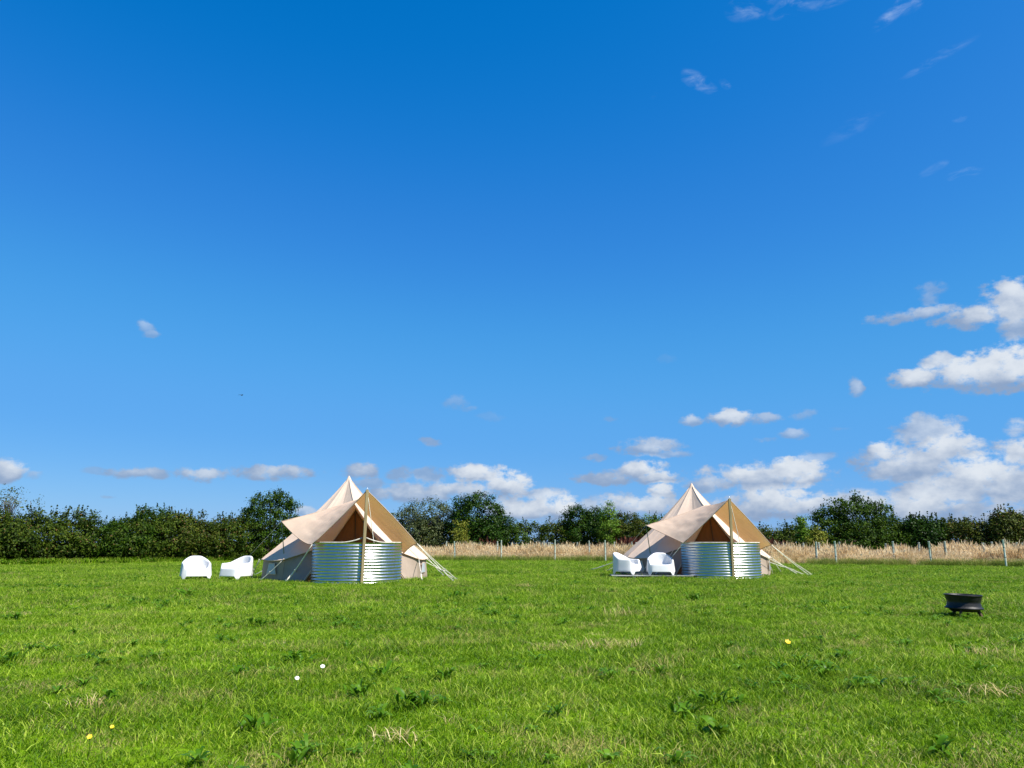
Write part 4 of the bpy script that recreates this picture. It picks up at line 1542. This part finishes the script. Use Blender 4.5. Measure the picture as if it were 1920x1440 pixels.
for i, (px, py, wpx, lab) in enumerate(WEEDS):
    g0 = G(px, py)
    root = empty('dock_plant', (g0.x, g0.y, .01), lr.uniform(0, 6.28))
    tag(root, lab, 'weed', 'dark broad leaved weeds standing out in the grass')
    Lm = wpx / ppm(g0.y) * .52
    nl = 13 + int(lr.integers(0, 7))
    for k in range(nl):
        o = bpy.data.objects.new('leaf', LEAF[int(lr.integers(0, 6))])
        COL.objects.link(o)
        o.parent = root
        s = Lm * lr.uniform(.6, 1.15)
        o.scale = (s, s * lr.uniform(.8, 1.2), s * lr.uniform(.7, 1.3))
        o.rotation_euler = (lr.uniform(-.3, .3), lr.uniform(-.5, .05), 2 * math.pi * (k + lr.uniform(-.35, .35)) / nl)
        o.location = (lr.normal(0, Lm * .26), lr.normal(0, Lm * .26), 0)

STRAW = [
    (1170, 1156, 52, .8, 'pale dry grass tussock standing in the mid grass left of the right windbreak'),
    (988, 1102, 24, .6, 'small pale dry tuft in the grass midway between the two tents'),
    (1112, 1218, 70, .35, 'flattened patch of pale straw in the middle of the grass'),
    (1175, 1216, 60, .35, 'flattened straw wisp right of the pale straw patch in mid field'),
    (1835, 1230, 50, .6, 'dry grass tuft in the grass below the fire pit'),
    (1870, 1304, 90, .2, 'flattened straw at the right edge of the foreground'),
    (172, 1330, 50, .45, 'pale dry tuft in the lower left grass'),
    (740, 1394, 80, .25, 'wisp of flattened straw in the near grass below the left tent')]
for i, (px, py, wpx, up, lab) in enumerate(STRAW):
    g0 = G(px, py)
    s = wpx / ppm(g0.y)
    v, q = [], []
    for k in range(46):
        a = lr.uniform(0, 6.28); b0 = Vector((lr.normal(0, s * .36), lr.normal(0, s * .26), .0))
        ln = s * lr.uniform(.25, .6)
        e = b0 + Vector((math.cos(a) * ln * (1 - up * .6), math.sin(a) * ln * (1 - up * .6), ln * up * lr.uniform(.3, 1) + .03))
        mdp = b0.lerp(e, .5) + Vector((0, 0, ln * .12))
        sd_ = Vector((-math.sin(a), math.cos(a), 0)) * lr.uniform(.0016, .0032)
        o = len(v)
        v += [b0 - sd_, b0 + sd_, mdp + sd_, mdp - sd_, e + sd_ * .3, e - sd_ * .3]
        q += [(o, o + 1, o + 2, o + 3), (o + 3, o + 2, o + 4, o + 5)]
    ob = mesh_obj('straw_tuft', v, q, M['straw'])
    ob.location = (g0.x, g0.y, .015)
    tag(ob, lab, 'dry grass', 'dry straw tufts standing out in the grass')


def flower(px, py, dia_px, petals, mat, label, cat='flower', h=.115):
    d0 = ray(px, py)
    g0 = Vector((0, 0, CAM_H)) + d0 * (-(CAM_H - h) / d0.z)      # the head, h above the turf
    root = empty('flower', (g0.x, g0.y, 0), lr.uniform(-.5, .5))
    tag(root, label, cat)
    rad = dia_px / ppm(g0.y) / 2
    tube('stem', [(0, 0, 0), (.006, 0, h * .6), (0, 0, h)], .0025, M['weed'], root, 5)
    tilt = Matrix.Rotation(R(42), 3, 'X')
    for k in range(petals):
        a = 2 * math.pi * k / petals
        rot = Matrix.Rotation(a, 3, 'Z')
        pv = [Vector((0, 0, 0)), Vector((rad * .6, rad * .42, rad * .2)), Vector((rad, 0, rad * .35)), Vector((rad * .6, -rad * .42, rad * .2))]
        mesh_obj('petal', [tilt @ (rot @ p_) + Vector((0, 0, h)) for p_ in pv], [(0, 1, 2, 3)], mat, root)
    v, f = lathe_data([(.0, .10 * rad), (rad * .2, .16 * rad), (rad * .28, 0)], 8)
    mesh_obj('flower_centre', [tilt @ p_ + Vector((0, 0, h + .002)) for p_ in v], f, M['yellow'], root, True)


flower(1477, 1204, 11, 6, M['yellow'], 'single yellow flower in the grass below the right windbreak')
flower(168, 1382, 10, 6, M['yellow'], 'yellow flower at lower left, the lower one of two')
flower(210, 1363, 8, 6, M['yellow'], 'yellow flower at lower left, the upper one of two')
flower(557, 1272, 9, 7, M['whitepetal'], 'small white flower in the grass below the left tent, the lower one of two')
flower(605, 1250, 9, 7, M['whitepetal'], 'small white flower in the grass below the left tent, the upper one of two')

# a bird far off in the blue
bp = at(453, 741, 70)
root = empty('bird', bp, R(70))
tag(root, 'tiny dark bird flying high above the left hedge', 'bird')
v, f = tube_data([(-.17, 0, -.01), (-.10, 0, 0), (0, 0, .01), (.09, 0, .012), (.14, 0, .012), (.17, 0, .005)], [.008, .03, .045, .035, .022, .004], 8)
tail = [Vector((-.15, -.012, 0)), Vector((-.15, .012, 0)), Vector((-.26, .035, -.01)), Vector((-.26, -.035, -.01))]
mesh_obj('body', *join_data([(v, f), (tail, [(0, 1, 2, 3)])]), M['bird'], root, True)
for s in (-1, 1):
    wv = [(.06, s * .02, .02), (-.06, s * .02, .015), (-.07, s * .16, .06), (.05, s * .15, .07), (-.10, s * .33, .02), (-.03, s * .30, .03)]
    mesh_obj('wing', wv, [(0, 1, 2, 3), (3, 2, 4, 5)], M['bird'], root)
